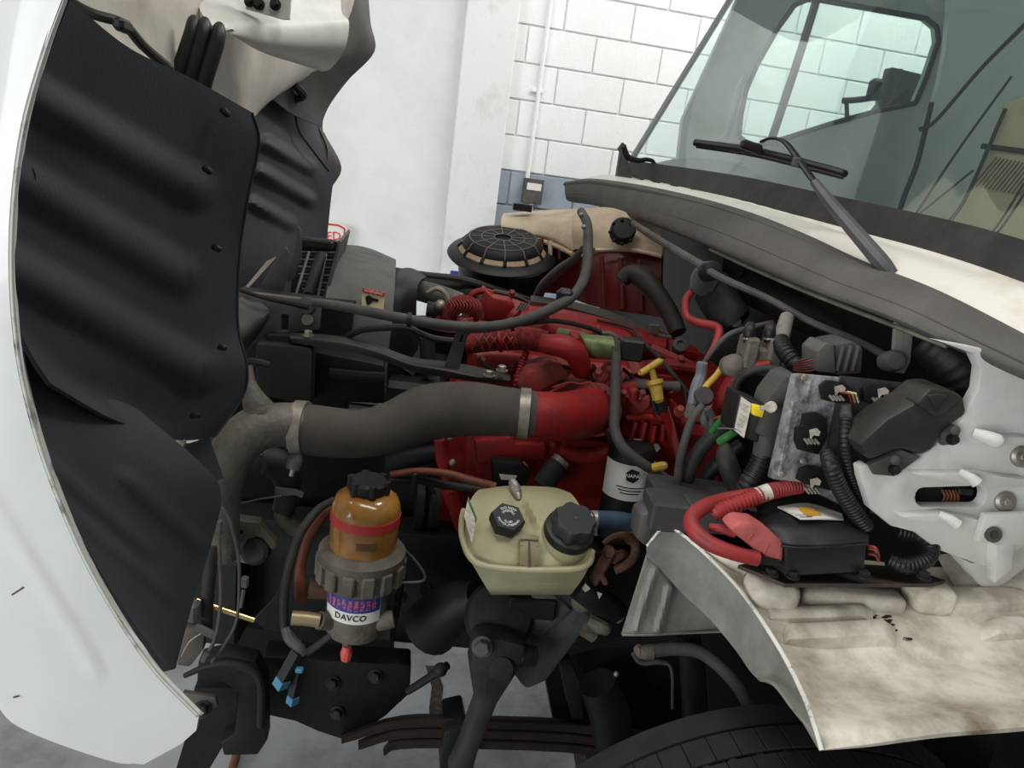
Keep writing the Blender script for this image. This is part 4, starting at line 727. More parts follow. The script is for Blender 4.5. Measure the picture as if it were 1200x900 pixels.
for nm, pts, mt, lab, cr__ in HZ:
    tag(MB().tube(pts, 14, 8, corr=cr__).build(nm, mt), lab, 'hose' if 'hose' in nm or 'duct' in nm or 'tube' in nm else 'cable')
t = T('valve_block', 'grey cast air valve block with two black fittings', 'valve', (890, 445, 1.18))
vb = MB(); vb.pbox(892, 420, 1.18, 50, 34, .06, None, .15); vb.build('body', CASTD, t)
MB().pbox(876, 412, 1.165, 16, 38, .05, None, .2).build('port_tower', CASTD, t); MB().pbox(904, 412, 1.165, 18, 38, .05, None, .2).build('port_tower', CASTD, t)
MB().lathe(P(860, 428, 1.15), -FWD, [(.018, -.03), (.02, 0), (.014, .006), (.008, .01)], 18).build('end_cap', CASTD, t)
for x, yy in ((878, 388), (902, 388)): MB().tube([(x, yy + 12, 1.16, 7), (x, yy, 1.16, 7), (x + 2, yy - 8, 1.17, 5)], 12).build('fitting', BLACK, t)
for x, yy in ((878, 397), (902, 397)): MB().lathe(P(x, yy, 1.16), -DOWN, [(.0118, -.002), (.0118, .002)], 14).build('ring', STEEL, t)
t = T('harness_connector', 'grey rectangular harness connector with red wires', 'connector', (985, 440, 1.05))
MB().plate([(958, 412), (968, 402), (978, 404), (980, 438), (958, 436)], 1.03, .05, bev=.003).build('plug', GREYST, t); MB().plate([(978, 404), (1000, 400), (1012, 408), (1010, 438), (980, 440)], 1.04, .06, bev=.004).build('socket', LOOM, t)
for k in range(3): MB().pbox(984 + k * 9, 420, 1.035, 3, 30, .006, None, .1).build('rib', GREYST, t)
for k in range(6): MB().tube([(930, 424 + k * 2, 1.08, 1), (945, 420 + k * 3, 1.05, 1), (962, 414 + k * 3.5, 1.04, 1)], 5).build('wire', REDCAB if k % 2 else LOOM, t)
t = T('coupled_connector', 'blue-grey inline connector with round plug beside the dipstick', 'connector', (815, 490, 1.2))
MB().tube([(823, 425, 1.2, 6.5), (821, 440, 1.2, 6.5), (817, 452, 1.19, 7.5), (812, 472, 1.18, 6.5), (810, 485, 1.18, 6)], 10).build('body', M('bluegrey_connector', (104, 108, 112), .6, rgb2=(84, 86, 88)), t)
MB().lathe(P(825, 464, 1.165), -FWD, [(.016, -.03), (.017, 0), (.015, .006)], 18).build('round_plug', LOOM, t); MB().lathe(P(810, 481, 1.17), DOWN - RIGHT * .2, [(.011, -.01), (.011, .012)], 8).build('nut', GREYST, t)
t = T('fuse_holder', 'black fuse holder with white label and yellow tab', 'fuse holder', (872, 515, 1.0))
MB().plate([(867, 462, 1.01), (897, 474, .99), (888, 520, .99), (858, 506, 1.01)], 1.0, .05, bev=.003).build('case', BLACK, t)
fl = MB().plate([(868.5, 465, 1.006), (880, 473, .996), (871, 513, .996), (860, 504, 1.006)], 1.0, .002, vec=-FWD * .004).build('label', PAPERD, t)
for k in range(6): MB().plate([(870 - k * 1.6, 472 + k * 6, 1.0015), (877 - k * 1.6, 477 + k * 6, .9945), (876.9 - k * 1.6, 477.5 + k * 6, .9945), (869.9 - k * 1.6, 472.5 + k * 6, 1.0015)], 1, .001, vec=-FWD * .0012).build('print_line', M('faint_print', (150, 144, 130), .7), fl)
MB().plate([(884, 475), (897, 478), (894, 490), (883, 487)], .984, .014, bev=.002).build('yellow_tab', BRIGHTY, t)
MB().tube([(841, 502, 1.02, .8), (852, 502, 1.01, .8), (862, 503, 1.0, .8)], 6).build('strap', GREYST, t)
t = T('grey_cable_duct', 'angled grey plastic cable duct ending in corrugated conduit', 'cable duct', (898, 540, .98))
MB().plate([(935, 438), (920, 441), (903, 464), (887, 509), (908, 521), (914, 517), (929, 465)], .985, .05, bev=.006).build('cover', LOOM, t)
MB().tube([(897, 508, 1.0, 12), (896, 522, 1.0, 12.5), (894, 533, 1.0, 12)], 14).build('sleeve', LOOM, t)
MB().tube([(895, 530, 1.0, 11.5), (888, 548, 1.0, 12), (878, 566, 1.0, 12), (872, 585, 1.01, 12)], 14, 8, corr=(.0075, .06)).build('conduit', BLACK, t)
MB().lathe(P(904, 477, .965), -FWD, [(.007, -.012), (.009, 0), (.007, .003)], 12).build('knob', PAPERD, t); MB().lathe(P(899, 478, .97), RIGHT, [(.004, -.01), (.004, .008)], 8).build('knob_stem', PAPERD, t)

# control module
cm = T('engine_control_module', 'corroded grey alloy control module with black wiring sockets', 'control module', (950, 570, .95))
def cmp(px, py): return P(px, py, .95 + (px - 1000) * .00012)
MB().poly([cmp(*a) for a in [(935, 437), (1118, 455), (1100, 610), (1000, 600), (937, 566), (906, 562)]], FWD * .03, bev=.004).build('case', ALLOY, cm)
MB().poly([cmp(*a) for a in [(984, 440), (1118, 455), (1100, 600), (1000, 590), (965, 540)]], -FWD * .003).build('inner_panel', M('dark_module_panel', (84, 84, 84), .55, .4, rgb2=(60, 60, 60), scale=30, bump=.3), cm)
for q, n, wc in (([(957, 452), (964, 445), (984, 448), (994, 456), (993, 472), (978, 472), (960, 468)], (972, 455), 1), ([(1006, 455), (1012, 450), (1040, 453), (1056, 458), (1050, 474), (1030, 477), (1008, 470)], (1022, 458), 1),
                 ([(938, 484), (952, 482), (964, 490), (965, 510), (955, 532), (932, 526), (928, 515), (929, 500), (936, 498)], (943, 505), 0), ([(934, 548), (945, 544), (965, 548), (978, 560), (975, 575), (940, 566), (930, 560)], (944, 562), 0)):
    so = MB().poly([cmp(*a) - FWD * .003 for a in q], -FWD * .012, bev=.002).build('socket', SOOT, cm)
    MB().poly([cmp(n[0] + a, n[1] + b) - FWD * .016 for a, b in ((0, -2), (8, -4), (12, 0), (10, 5), (4, 4), (1, 8))], -FWD * .004).build('latch', PAPERD, so)
    for k in range(4): MB().tubew([cmp(n[0] - 6 + k * 4, n[1] + 8) - FWD * .016, cmp(n[0] - 2 + k * 4, n[1] + 14) - FWD * .02], [.0022] * 2, 6).build('pin', STEEL, so)
    for k in range(3 * wc): MB().tubew([cmp(n[0] + 6 + k * 4, n[1] + 4) - FWD * .018, cmp(n[0] + 14 + k * 4, n[1] + 6) - FWD * .024, cmp(n[0] + 20 + k * 4, n[1] + 16) - FWD * .016], [.0016] * 3, 6).build('wire', (REDCAB, YELLOW, PAPERD)[k], so)
for a, b in ((941, 443), (914, 556), (940, 540), (1090, 458)): MB().lathe(cmp(a, b), -FWD, [(.005, -.002), (.005, .005), (.003, .006)], 10).build('screw', STEEL, cm)
for a, b in (((945, 470), (950, 444)), ((916, 540), (930, 470)), ((912, 557), (922, 520))): MB().tubew([cmp(*a), cmp(*b)], [.003] * 2, 6).build('casting_rib', ALLOY, cm)
t = T('module_conduits', 'pair of black corrugated conduits dropping from the control module', 'conduit', (1010, 620, .93))
MB().tube([(992, 474, .93, 5), (991, 484, .93, 6.5), (991, 490, .92, 6.5)], 12).build('boot', LOOM, t)
MB().tube([(991, 490, .92, 6.5), (990, 515, .91, 7), (994, 545, .91, 7), (1004, 575, .92, 7), (1012, 600, .93, 7)], 12, 8, corr=(.006, .07)).build('inner_conduit', BLACK, t)
MB().tube([(969, 530, .92, 8), (974, 548, .90, 9.5), (986, 575, .90, 9.5), (1002, 600, .9, 9.5), (1016, 618, .9, 9)], 14, 8, corr=(.006, .07)).build('outer_conduit', BLACK, t)
MB().tube([(1004, 545, .925, 6), (1006, 565, .925, 6.5), (1010, 590, .93, 6.5)], 12, 8, corr=(.006, .07)).build('short_conduit', BLACK, t)
t = T('plastic_cover', 'black moulded plastic cover bolted beside the control module', 'cover', (1075, 535, .87))
MB().plate([(1007, 522), (1040, 492), (1075, 472), (1094, 456), (1112, 456), (1131, 465), (1135, 486), (1106, 505), (1096, 526), (1082, 535), (1055, 527), (1020, 541)], .87, .06, bev=.008).build('shell', M('dusty_black_cover', (42, 39, 36), .5, rgb2=(66, 60, 53), scale=9), t)
MB().plate([(1074, 474), (1092, 455), (1118, 459), (1131, 466), (1120, 476), (1100, 492)], .865, .03, bev=.006).build('raised_box', M('dusty_black_cover', (42, 39, 36)), t)
MB().plate([(1088, 464), (1100, 462), (1112, 464), (1102, 474), (1098, 482)], .861, .01, bev=.002).build('box_recess', M('dusty_black_cover', (42, 39, 36)), t)
MB().plate([(1018, 545), (1058, 528), (1078, 536), (1048, 558), (1024, 556)], .875, .008).build('tab', GREYST, t); MB().plate([(1104, 508), (1118, 498), (1126, 504), (1120, 520), (1104, 522)], .875, .008).build('tab', GREYST, t)
for a, b in ((1047, 550), (1115, 515)): MB().hexbolt(P(a, b, .868), -FWD, 5 * S(a, b, .868), .012).build('bolt', SOOT, t)
for a, b in ((1047, 539), (1117, 504)): MB().lathe(P(a, b, .87), -FWD, [(.007, 0), (.007, .006), (.003, .008)], 12).build('grommet', LOOM, t)

# white corner bracket
wk = T('cab_corner_bracket', 'white cast cab corner bracket with oval slot and ribs', 'bracket', (1120, 640, .87))
arc_ = [(1082 + 9 * math.cos(a), 583 + 11 * math.sin(a)) for a in [math.pi * (.5 + k / 6) for k in range(7)]] + [(1146 + 10 * math.cos(a), 582 + 12 * math.sin(a)) for a in [math.pi * (-.5 + k / 6) for k in range(7)]]
MB().plate([(1098, 399), (1142, 415), (1150, 432), (1147, 457), (1132, 485), (1120, 505), (1082, 534), (1045, 556), (1026, 555), (1017, 544), (1008, 548), (1010, 562), (1021, 597), (1045, 617), (1072, 624), (1100, 645), (1165, 668), (1200, 640), (1330, 620), (1330, 370), (1215, 420), (1160, 410)], .88, .02, [arc_], bev=.003).build('casting', WHITEP, wk)
for k in range(5): MB().tube([(1104 + k * 4, 574, .91, 1.2), (1107 + k * 4, 582, .905, 1.2), (1102 + k * 5, 592, .91, 1.2)], 5).build('slot_wire', ORANGE, wk)
MB().pbox(1128, 574, .91, 18, 8, .02, None, .2).build('slot_clip', DARK, wk)
for q in ([(1140, 507, .865, 6), (1155, 512, .855, 8), (1166, 516, .85, 9), (1170, 517, .85, 8)], [(1124, 552, .865, 4), (1138, 560, .855, 6), (1145, 566, .85, 7)], [(1100, 602, .865, 4), (1114, 609, .855, 6), (1122, 615, .85, 7)]): MB().tube(q, 12).build('boss', WHITEP, wk)
for q in ([(1170, 513), (1205, 512), (1205, 522), (1170, 520)], [(1072, 556), (1150, 556), (1205, 562), (1205, 571), (1150, 570), (1095, 562)], [(1056, 606), (1110, 602), (1160, 612), (1140, 622), (1090, 614)]): MB().plate(q, .862, .024, bev=.002).build('rib', WHITEP, wk)
for a, b in ((1197, 535), (1178, 588)):
    ws = MB().lathe(P(a, b, .875), -FWD, [(.016, -.002), (.016, .002), (.012, .006), (.008, .007)], 20).build('washer', STEEL, wk); MB().hexbolt(P(a, b, .868), -FWD, .006, .008).build('bolt', STEEL, ws)
sp = MB().plate([(1156, 604), (1215, 602), (1205, 640), (1146, 636)], .85, .012, bev=.002).build('square_tab', WHITEP, wk); MB().lathe(P(1163, 626, .848), -FWD, [(.012, -.001), (.012, .004), (.007, .005), (.007, .0)], 18).build('eyelet', LOOM, sp)
MB().surf([[(1105, 640, .9), (1150, 660, .9), (1215, 610, .9)], [(1130, 668, .92), (1165, 690, .92), (1230, 640, .92)]], .02, 4).build('lower_flange', WHITEP, wk)
MB().plate([(1168, 640), (1190, 632), (1186, 668), (1166, 684)], .86, .02, bev=.002).build('gusset', WHITEP, wk)
tag(MB().tube([(1040, 655, .89, 8), (1060, 662, .88, 10), (1085, 655, .88, 10), (1090, 640, .89, 10), (1075, 628, .91, 9), (1050, 622, .92, 9)], 14, 8, corr=(.006, .05)).build('looped_conduit', BLACK), 'black corrugated conduit looping beside the black relay box', 'conduit')

# relay box and red cables
rb = T('relay_box', 'black lidded relay box with yellow and white label on the fender shelf', 'relay box', (965, 680, .85))
rl = MB().surf([[(886, 604, .99), (905, 588, 1.0), (945, 587, 1.0), (985, 600, .98), (1012, 616, .95)], [(884, 614, .92), (905, 608, .9), (945, 610, .89), (985, 614, .89), (1017, 622, .9)], [(884, 622, .895), (918, 633, .86), (950, 635, .855), (985, 634, .855), (1018, 632, .87)], [(886, 628, .89), (921, 640, .855), (950, 641, .85), (985, 640, .85), (1018, 637, .865)]], .015, 5).build('lid', BLACK, rb)
MB().plate([(884, 620, .895), (922, 637, .856), (1017, 634, .86), (1013, 671, .86), (922, 676, .856), (892, 655, .89)], .86, .1, bev=.004).build('body', BLACK, rb)
MB().tube([(886, 627, .885, 1.4), (922, 641, .85, 1.6), (970, 641, .85, 1.6), (1017, 638, .857, 1.6)], 6).build('lid_seam', BLACK, rb)
lb = MB().surf([[(911, 595, .945), (947, 591, .956), (986, 603, .930)], [(925, 602, .910), (953, 600, .918), (987, 606, .918)], [(938, 609, .876), (962, 609, .880), (988, 610, .902)]], -.002, 4).build('label', PAPER, rb)
MB().surf([[(936, 597, .924), (946, 596, .928), (952, 597, .925)], [(946, 605, .886), (954, 604.5, .890), (962, 605, .893)]], -.003, 3).build('label_amber_block', INKY, lb)
for k in range(5): MB().tube([(917 + k * 5, 597 + k * 2.2, .930 - .012 * k, .5), (932 + k * 5, 597.5 + k * 2, .930 - .012 * k, .5)], 4, 2).build('print_line', LOOM, lb)
MB().plate([(865, 662, .93), (905, 655, .98), (1060, 664, .98), (1108, 680, .9), (1090, 684, .87), (920, 684, .855)], .9, .008, vec=-UPY * .006).build('base_plate', M('dark_base_plate', (58, 52, 48), .6, rgb2=(82, 70, 60)), rb)
for a, b in ((928, 676), (1012, 676), (903, 673), (1082, 677)): MB().hexbolt(P(a, b, .858), UPY, .008, .01).build('bolt', DARK, rb)
for k in range(4): MB().tube([(1018, 640 + k * 3, .87, 1.6), (1026, 642 + k * 3, .86, 1.6), (1030, 652 + k * 2, .86, 1.6)], 6).build('wire', (REDCAB, ORANGE, SOOT, REDCAB)[k], rb)
t = T('starter_cable', 'thick red starter cable in corrugated sleeve with pink boot', 'cable', (890, 658, .86))
MB().tube([(938, 570, .95, 8), (915, 573, .94, 9), (897, 578, .93, 9.5), (870, 588, .925, 9.5), (845, 598, .925, 9), (836, 605, .925, 8)], 16, 8, corr=(.006, .07)).build('corrugated_sleeve', REDCAB, t)
MB().tube([(885, 578, .955, 7), (850, 585, .95, 8), (825, 594, .93, 9), (811, 607, .91, 9.5), (814, 622, .89, 10), (832, 637, .87, 9.5), (860, 648, .855, 9), (888, 655, .85, 8.5)], 16, 8).build('cable', REDCAB, t)
MB().tube([(832, 618, .9, 5), (845, 620, .89, 5.5), (862, 626, .88, 5)], 10).build('thin_cable', REDCAB, t)
s_ = S(894, 578, .93); MB().lathe(P(894, 578.5, .929), P(905, 575, .93) - P(880, 584, .93), [(.0118, -.011), (.0124, -.011), (.0124, .011), (.0118, .011)], 20).build('white_tape', PAPERD, t)
MB().plate([(855, 622), (870, 612), (888, 614), (904, 624), (920, 638), (919, 660), (912, 664), (894, 652)], .852, .04, bev=.008).build('pink_boot', PINK, t)
for q in ([(876, 632), (882, 626)], [(895, 648), (900, 638)]): MB().tube([(q[0][0], q[0][1], .85, .7), (q[1][0], q[1][1], .85, .7)], 5).build('boot_crease', PINK, t)
MB().plate([(888, 652), (914, 656), (918, 662), (912, 664), (890, 662)], .85, .012, bev=.002).build('terminal', SOOT, t)
t = T('junction_boxes', 'stepped grey plastic junction boxes behind the red cable loop', 'junction box', (810, 615, 1.08))
GB = M('dusty_grey_box', (62, 60, 58), .7, rgb2=(48, 46, 44))
MB().box(P(818, 590, 1.13), (.17, .12, .05), TR, .06).build('long_box', GB, t); MB().box(P(782, 598, 1.06), (.07, .07, .05), TR, .08).build('front_box', GB, t)
MB().box(P(836, 603, 1.04), (.1, .05, .05), TR, .08).build('low_box', GB, t)
MB().plate([(752, 605), (763, 600), (780, 610), (778, 640), (756, 640), (746, 632)], 1.05, .05, bev=.004).build('side_bracket', GREYST, t)

# ================================================================ FUEL FILTER
ff = T('fuel_filter', 'fuel filter with amber clear bowl, red band and ribbed collar', 'fuel filter', (415, 745, 1.18))
b0 = P(416, 735, 1.18); sF = S(420, 660, 1.18); AX = (P(433, 560, 1.175) - b0).normalized(); HF = lambda py: (735 - py) / .93 * sF
MB().lathe(b0, AX, [(18 * sF, HF(742)), (34 * sF, HF(735)), (37 * sF, HF(724)), (36 * sF, HF(708)), (36 * sF, HF(664)), (44 * sF, HF(662))], 36).build('body', CASTD, ff)
MB().lathe(b0, AX, [(40 * sF, HF(675)), (46 * sF, HF(671)), (47 * sF, HF(650)), (50 * sF, HF(646)), (50 * sF, HF(636)), (42 * sF, HF(631)), (39 * sF, HF(630))], 40).build('collar', CASTD, ff)
for k in range(14):
    a = 2 * math.pi * k / 14 + .1; u = AX.orthogonal().normalized(); v = AX.cross(u); d = u * math.cos(a) + v * math.sin(a)
    MB().box(b0 + AX * HF(656) + d * 47.5 * sF, (.014, .022, .040), Matrix((d, AX.cross(d), AX)).transposed(), .2).build('collar_lug', CASTD, ff)
bw = MB().lathe(b0, AX, [(38.5 * sF, HF(638)), (39 * sF, HF(590)), (38.5 * sF, HF(582)), (35 * sF, HF(574)), (27 * sF, HF(569)), (19 * sF, HF(567)), (18 * sF, HF(557))], 40).build('bowl', AMBER, ff)
MB().lathe(b0, AX, [(39.2 * sF, HF(600)), (39.8 * sF, HF(600)), (39.8 * sF, HF(590)), (39.2 * sF, HF(590))], 40).build('red_band', BAND, bw)
ringstrip(b0, AX, 39.1 * sF, HF(618), HF(610), .0, .6, -FWD, 10, .0005).build('bowl_stamp', M('stamp_brown', (92, 70, 40), .6), bw)
cp = MB().lathe(b0, AX, [(20 * sF, HF(567)), (22 * sF, HF(564)), (22 * sF, HF(556)), (19 * sF, HF(553)), (8 * sF, HF(554))], 30).build('cap', BLACK, ff)
for k in range(6):
    a = k * math.pi / 3; d = u * math.cos(a) + v * math.sin(a)
    MB().tubew([b0 + AX * HF(566) + d * 20.5 * sF, b0 + AX * HF(553) + d * 20.5 * sF], [.007, .007], 10).build('grip', BLACK, cp)
lbl = ringstrip(b0, AX, 36 * sF, HF(708), HF(672), -1.0, 1.0, -FWD, 18, .001).build('label', PAPER, ff)
ringstrip(b0, AX, 36 * sF + .001, HF(694), HF(673), -.97, .97, -FWD, 18, .0006).build('label_blue_field', INKB, lbl)
random.seed(5)
for k in range(9):
    a = -.85 + k * .19; ringstrip(b0, AX, 36 * sF + .0016, HF(692 + random.uniform(-2, 0)), HF(677 + random.uniform(0, 4)), a, a + .13, -FWD, 3, .0005).build('worn_red_print', M('worn_red_ink', (196, 92, 110), .6, rgb2=(60, 60, 120), scale=200, mix=(.45, .55)), lbl)
nn = (-FWD - AX * (-FWD).dot(AX)).normalized(); sx = AX.cross(nn)
text('lettering', 'DAVCO', b0 + nn * (36 * sF + .0018) + AX * HF(700.5), sx, AX, .0165, INK, lbl, wrap=36 * sF + .0018)
MB().tube([(396, 729, 1.16, 10), (385, 728, 1.15, 10.5), (374, 727, 1.14, 10.5)], 14).build('inlet_boss', CASTD, ff); MB().tube([(375, 727, 1.14, 8.5), (358, 725, 1.14, 8.5), (342, 724, 1.14, 8.5)], 16).build('brass_fitting', M('dull_brass', (158, 142, 110), .4, .5), ff)
MB().tube([(435, 730, 1.16, 11), (452, 727, 1.15, 11), (461, 725, 1.15, 10)], 14).build('outlet_boss', CASTD, ff)
MB().tube([(407, 748, 1.15, 5), (406, 757, 1.15, 5)], 10).build('drain_stem', CASTD, ff); MB().tube([(407, 757, 1.145, 5), (406, 765, 1.145, 7), (405, 773, 1.145, 5.5)], 10).build('red_drain_knob', M('coral_knob', (208, 88, 76), .5), ff)
MB().tube([(470, 640, 1.2, 1.5), (485, 655, 1.2, 1.5), (497, 672, 1.2, 1.5), (494, 681, 1.2, 1.5), (468, 683, 1.2, 1.5)], 6).build('wire_bail', GREYST, ff)
MB().tube([(362, 690, 1.2, 11), (380, 692, 1.2, 10), (398, 692, 1.2, 9)], 12).build('side_union', RUST, ff)
FH = [('fuel_supply_hose', [(395, 592, 1.26, 5), (378, 605, 1.25, 5.5), (362, 630, 1.23, 6), (352, 665, 1.22, 6), (352, 685, 1.21, 7), (354, 702, 1.21, 8)], ORANGE, 'brown fuel hose curving down left of the fuel filter'),
      ('fuel_return_hose', [(392, 585, 1.24, 4), (372, 598, 1.23, 5), (352, 625, 1.2, 5.5), (340, 660, 1.18, 5.5), (333, 700, 1.17, 5.5), (334, 735, 1.16, 5.5), (342, 752, 1.15, 6), (356, 758, 1.15, 6)], RUBBER, 'black fuel hose sweeping down outside the brown hose'),
      ('orange_fuel_line', [(458, 556, 1.3, 4), (490, 552, 1.29, 4.2), (525, 555, 1.28, 4.5), (552, 563, 1.27, 5), (580, 570, 1.27, 5)], ORANGE, 'orange line running from filter cap toward the reservoir'),
      ('black_fuel_line', [(456, 562, 1.3, 4), (490, 563, 1.3, 4.5), (520, 568, 1.3, 5), (550, 572, 1.3, 5), (570, 574, 1.3, 5)], RUBBER, 'black line running just below the orange line')]
for nm, pts, mt, lab in FH: tag(MB().tube(pts, 12, 8).build(nm, mt), lab, 'hose')
tag(MB().pbox(486, 562, 1.285, 6, 20, .02, None, .2).build('line_clip', BLACK), 'black clip tying the orange and black lines together', 'clip')

# ================================================================ POWER STEERING RESERVOIR
pr = T('power_steering_reservoir', 'yellowed power steering reservoir with two black caps', 'fluid reservoir', (620, 694, 1.06))
groove = sumf(capsule((604, 582), (622, 618), 11, -.022), capsule((586, 640), (600, 650), 22, .003))
MB().surf([[(566, 582, 1.25), (590, 577, 1.27), (620, 576, 1.27), (648, 577, 1.27), (668, 584, 1.25)], [(561, 574, 1.2), (590, 570, 1.215), (620, 570, 1.215), (650, 572, 1.215), (669, 578, 1.2)], [(549, 592, 1.135), (585, 588, 1.12), (620, 588, 1.12), (655, 592, 1.12), (682, 598, 1.135)],
           [(545, 625, 1.07), (585, 622, 1.05), (620, 622, 1.05), (655, 626, 1.05), (690, 630, 1.07)], [(549, 645, 1.04), (585, 650, 1.02), (620, 652, 1.02), (655, 652, 1.02), (691, 648, 1.04)], [(556, 656, 1.03), (585, 664, 1.01), (620, 666, 1.01), (655, 666, 1.01), (690, 660, 1.03)]], .006, 8, groove).build('tank', CREAM, pr)
MB().tube([(543, 598, 1.14, 3), (541, 610, 1.1, 3.5), (542, 630, 1.06, 3.8), (552, 654, 1.02, 4), (572, 664, 1.005, 4), (620, 668, 1.0, 4), (672, 667, 1.005, 4), (690, 660, 1.02, 4), (694, 646, 1.05, 3.6)], 10).build('seam_flange', CREAM, pr)
MB().surf([[(550, 655, 1.03), (585, 668, 1.01), (640, 670, 1.01), (692, 660, 1.03)], [(560, 672, 1.04), (590, 680, 1.02), (640, 682, 1.02), (684, 676, 1.04)], [(572, 692, 1.05), (600, 693, 1.035), (640, 694, 1.035), (672, 693, 1.05)], [(576, 697, 1.10), (600, 697, 1.1), (640, 697, 1.1), (668, 697, 1.1)]], .006, 5).build('base', CREAM, pr)
AC_ = Vector((0.06, -.46, .89)).normalized()
hc = P(592, 615, 1.055); sc_ = S(592, 610, 1.05)
MB().lathe(hc, AC_, [(16 * sc_, -.012), (16 * sc_, .004)], 24).build('filler_neck', CREAM, pr)
hx = MB().lathe(hc, AC_, [(20.5 * sc_, .002), (21 * sc_, .006), (21 * sc_, .020), (19.5 * sc_, .023)], 6).build('hex_cap', BLACK, pr)
ux_ = (RIGHT - AC_ * RIGHT.dot(AC_)).normalized(); uy_ = AC_.cross(ux_); top_ = hc + AC_ * .0236
text('cap_lettering', 'DO NOT', top_, ux_, uy_, .0065, PRINT, hx, arc=(.0165, math.pi / 2)); text('cap_lettering', 'OVERFILL', top_, ux_, uy_, .0058, PRINT, hx, arc=(.0105, math.pi / 2))
text('cap_lettering', 'POWER STEERING', top_, ux_, uy_, .0055, PRINT, hx, arc=(-.0175, -math.pi / 2)); text('cap_lettering', 'FLUID', top_, ux_, uy_, .0055, PRINT, hx, arc=(-.0115, -math.pi / 2))
AB = Vector((.10, -.42, .9)).normalized(); bc = P(666, 624, 1.045)
MB().lathe(bc, AB, [(31 * sc_, -.03), (31 * sc_, -.004)], 32).build('big_neck', CREAM, pr)
bg = MB().lathe(bc, AB, [(30 * sc_, -.006), (31 * sc_, 0), (30 * sc_, .010), (25 * sc_, .013)], 32).build('big_cap', BLACK, pr)
kn = MB(); V = []; n = 42
for h, f in ((.008, 1), (.034, 1), (.038, .93)):
    for k in range(n):
        a = 2 * math.pi * k / n; r = (24.5 + 1.8 * math.cos(7 * a)) * sc_ * f; V.append(bc + AB * h + (ux_ * math.cos(a) + AB.cross(ux_) * math.sin(a)) * r)
kn.add(V, [(i * n + k, i * n + (k + 1) % n, (i + 1) * n + (k + 1) % n, (i + 1) * n + k) for i in range(2) for k in range(n)] + [tuple(range(2 * n, 3 * n))]).build('grip_top', M('grip_black', (44, 44, 46), .45), bg)
MB().lathe(bc + AB * .0385, AB, [(.003, 0), (.003, .0006), (.0012, .001)], 12).build('vent_pip', LOOM, bg)
MB().tube([(601, 566, 1.2, 5), (604, 573, 1.17, 6), (607, 581, 1.15, 4.5), (608, 586, 1.14, 3)], 12, 4, corr=(.006, .1)).build('barb_fitting', STEEL, pr)
sl = MB().surf([[(610, 628, 1.035), (620, 627, 1.034), (631, 629, 1.035)], [(609, 648, 1.012), (620, 649, 1.011), (632, 649, 1.012)], [(609, 665, 1.003), (620, 666, 1.002), (631, 666, 1.003)]], -.003, 4).build('sight_strip', M('stained_sight_strip', (132, 122, 92), .5, rgb2=(96, 84, 58)), pr)
for k in range(5): MB().tube([(610, 632 + k * 7.5, 1.024 - k * .0055, .8), (631, 633 + k * 7.5, 1.024 - k * .0055, .8)], 5, 2).build('level_mark', M('level_mark_brown', (88, 76, 52), .6), sl)
MB().tube([(620, 630, 1.03, 1.4), (620, 648, 1.008, 1.4), (620, 664, .999, 1.4)], 6).build('level_spine', M('level_mark_brown', (0, 0, 0)), sl)
sk = MB().plate([(549, 582, 1.125), (559, 607, 1.075), (553, 636, 1.03), (544, 604, 1.07)], 1.08, .001, vec=-FWD * .003).build('side_label', PAPERD, pr)
MB().plate([(549, 583, 1.12), (559, 607, 1.07), (558, 613, 1.065), (548, 589, 1.11)], 1.08, .001, vec=-FWD * .004).build('label_green_band', INKG, sk)
MB().tube([(630, 684, 1.0, .1), (655, 684, 1.0, .1)], 4, 2).build('moulded_mark', CREAM, pr)
t = T('return_hose', 'blue steering return hose with steel spring clamp', 'hose', (720, 615, 1.1))
MB().tube([(690, 609, 1.08, 10), (705, 609, 1.09, 10.5), (725, 610, 1.1, 10.5), (748, 614, 1.12, 10)], 14).build('hose', BLUEH, t)
MB().lathe(P(696, 609, 1.083), RIGHT, [(.0145, -.006), (.0155, -.006), (.0155, .006), (.0145, .006)], 18).build('clamp', STEEL, t); MB().plate([(690, 618), (700, 618), (700, 628), (691, 627)], 1.07, .006, [[(693, 621), (697, 621), (697, 625), (693, 625)]]).build('clamp_ear', STEEL, t)

# ================================================================ FENDER SHELF, TYRE
qf = T('quarter_fender', 'dirty white moulded fender shelf with curled front edge above the tyre', 'fender', (960, 880, .65))
qd = sumf(capsule((1080, 772), (1182, 777), 10, -.008), capsule((1030, 735), (1080, 772), 10, -.006))
MB().surf([[(804, 631, 1.02), (890, 645, 1.02), (1000, 655, 1.02), (1120, 665, 1.0), (1330, 660, 1.0)], [(846, 669, .95), (920, 682, .95), (1020, 686, .95), (1130, 688, .94), (1330, 680, .94)], [(879, 708, .88), (945, 716, .88), (1040, 718, .88), (1140, 716, .88), (1330, 710, .88)],
           [(917, 767, .795), (975, 772, .80), (1065, 772, .80), (1155, 768, .80), (1330, 760, .80)], [(942, 817, .72), (1000, 818, .725), (1080, 812, .73), (1170, 806, .73), (1330, 795, .73)], [(955, 853, .665), (1010, 848, .665), (1090, 838, .67), (1180, 832, .67), (1330, 820, .67)], [(964, 879, .645), (1020, 872, .64), (1100, 860, .64), (1190, 853, .64), (1330, 840, .64)]], .006, 10, qd).build('shelf', DIRTY, qf)
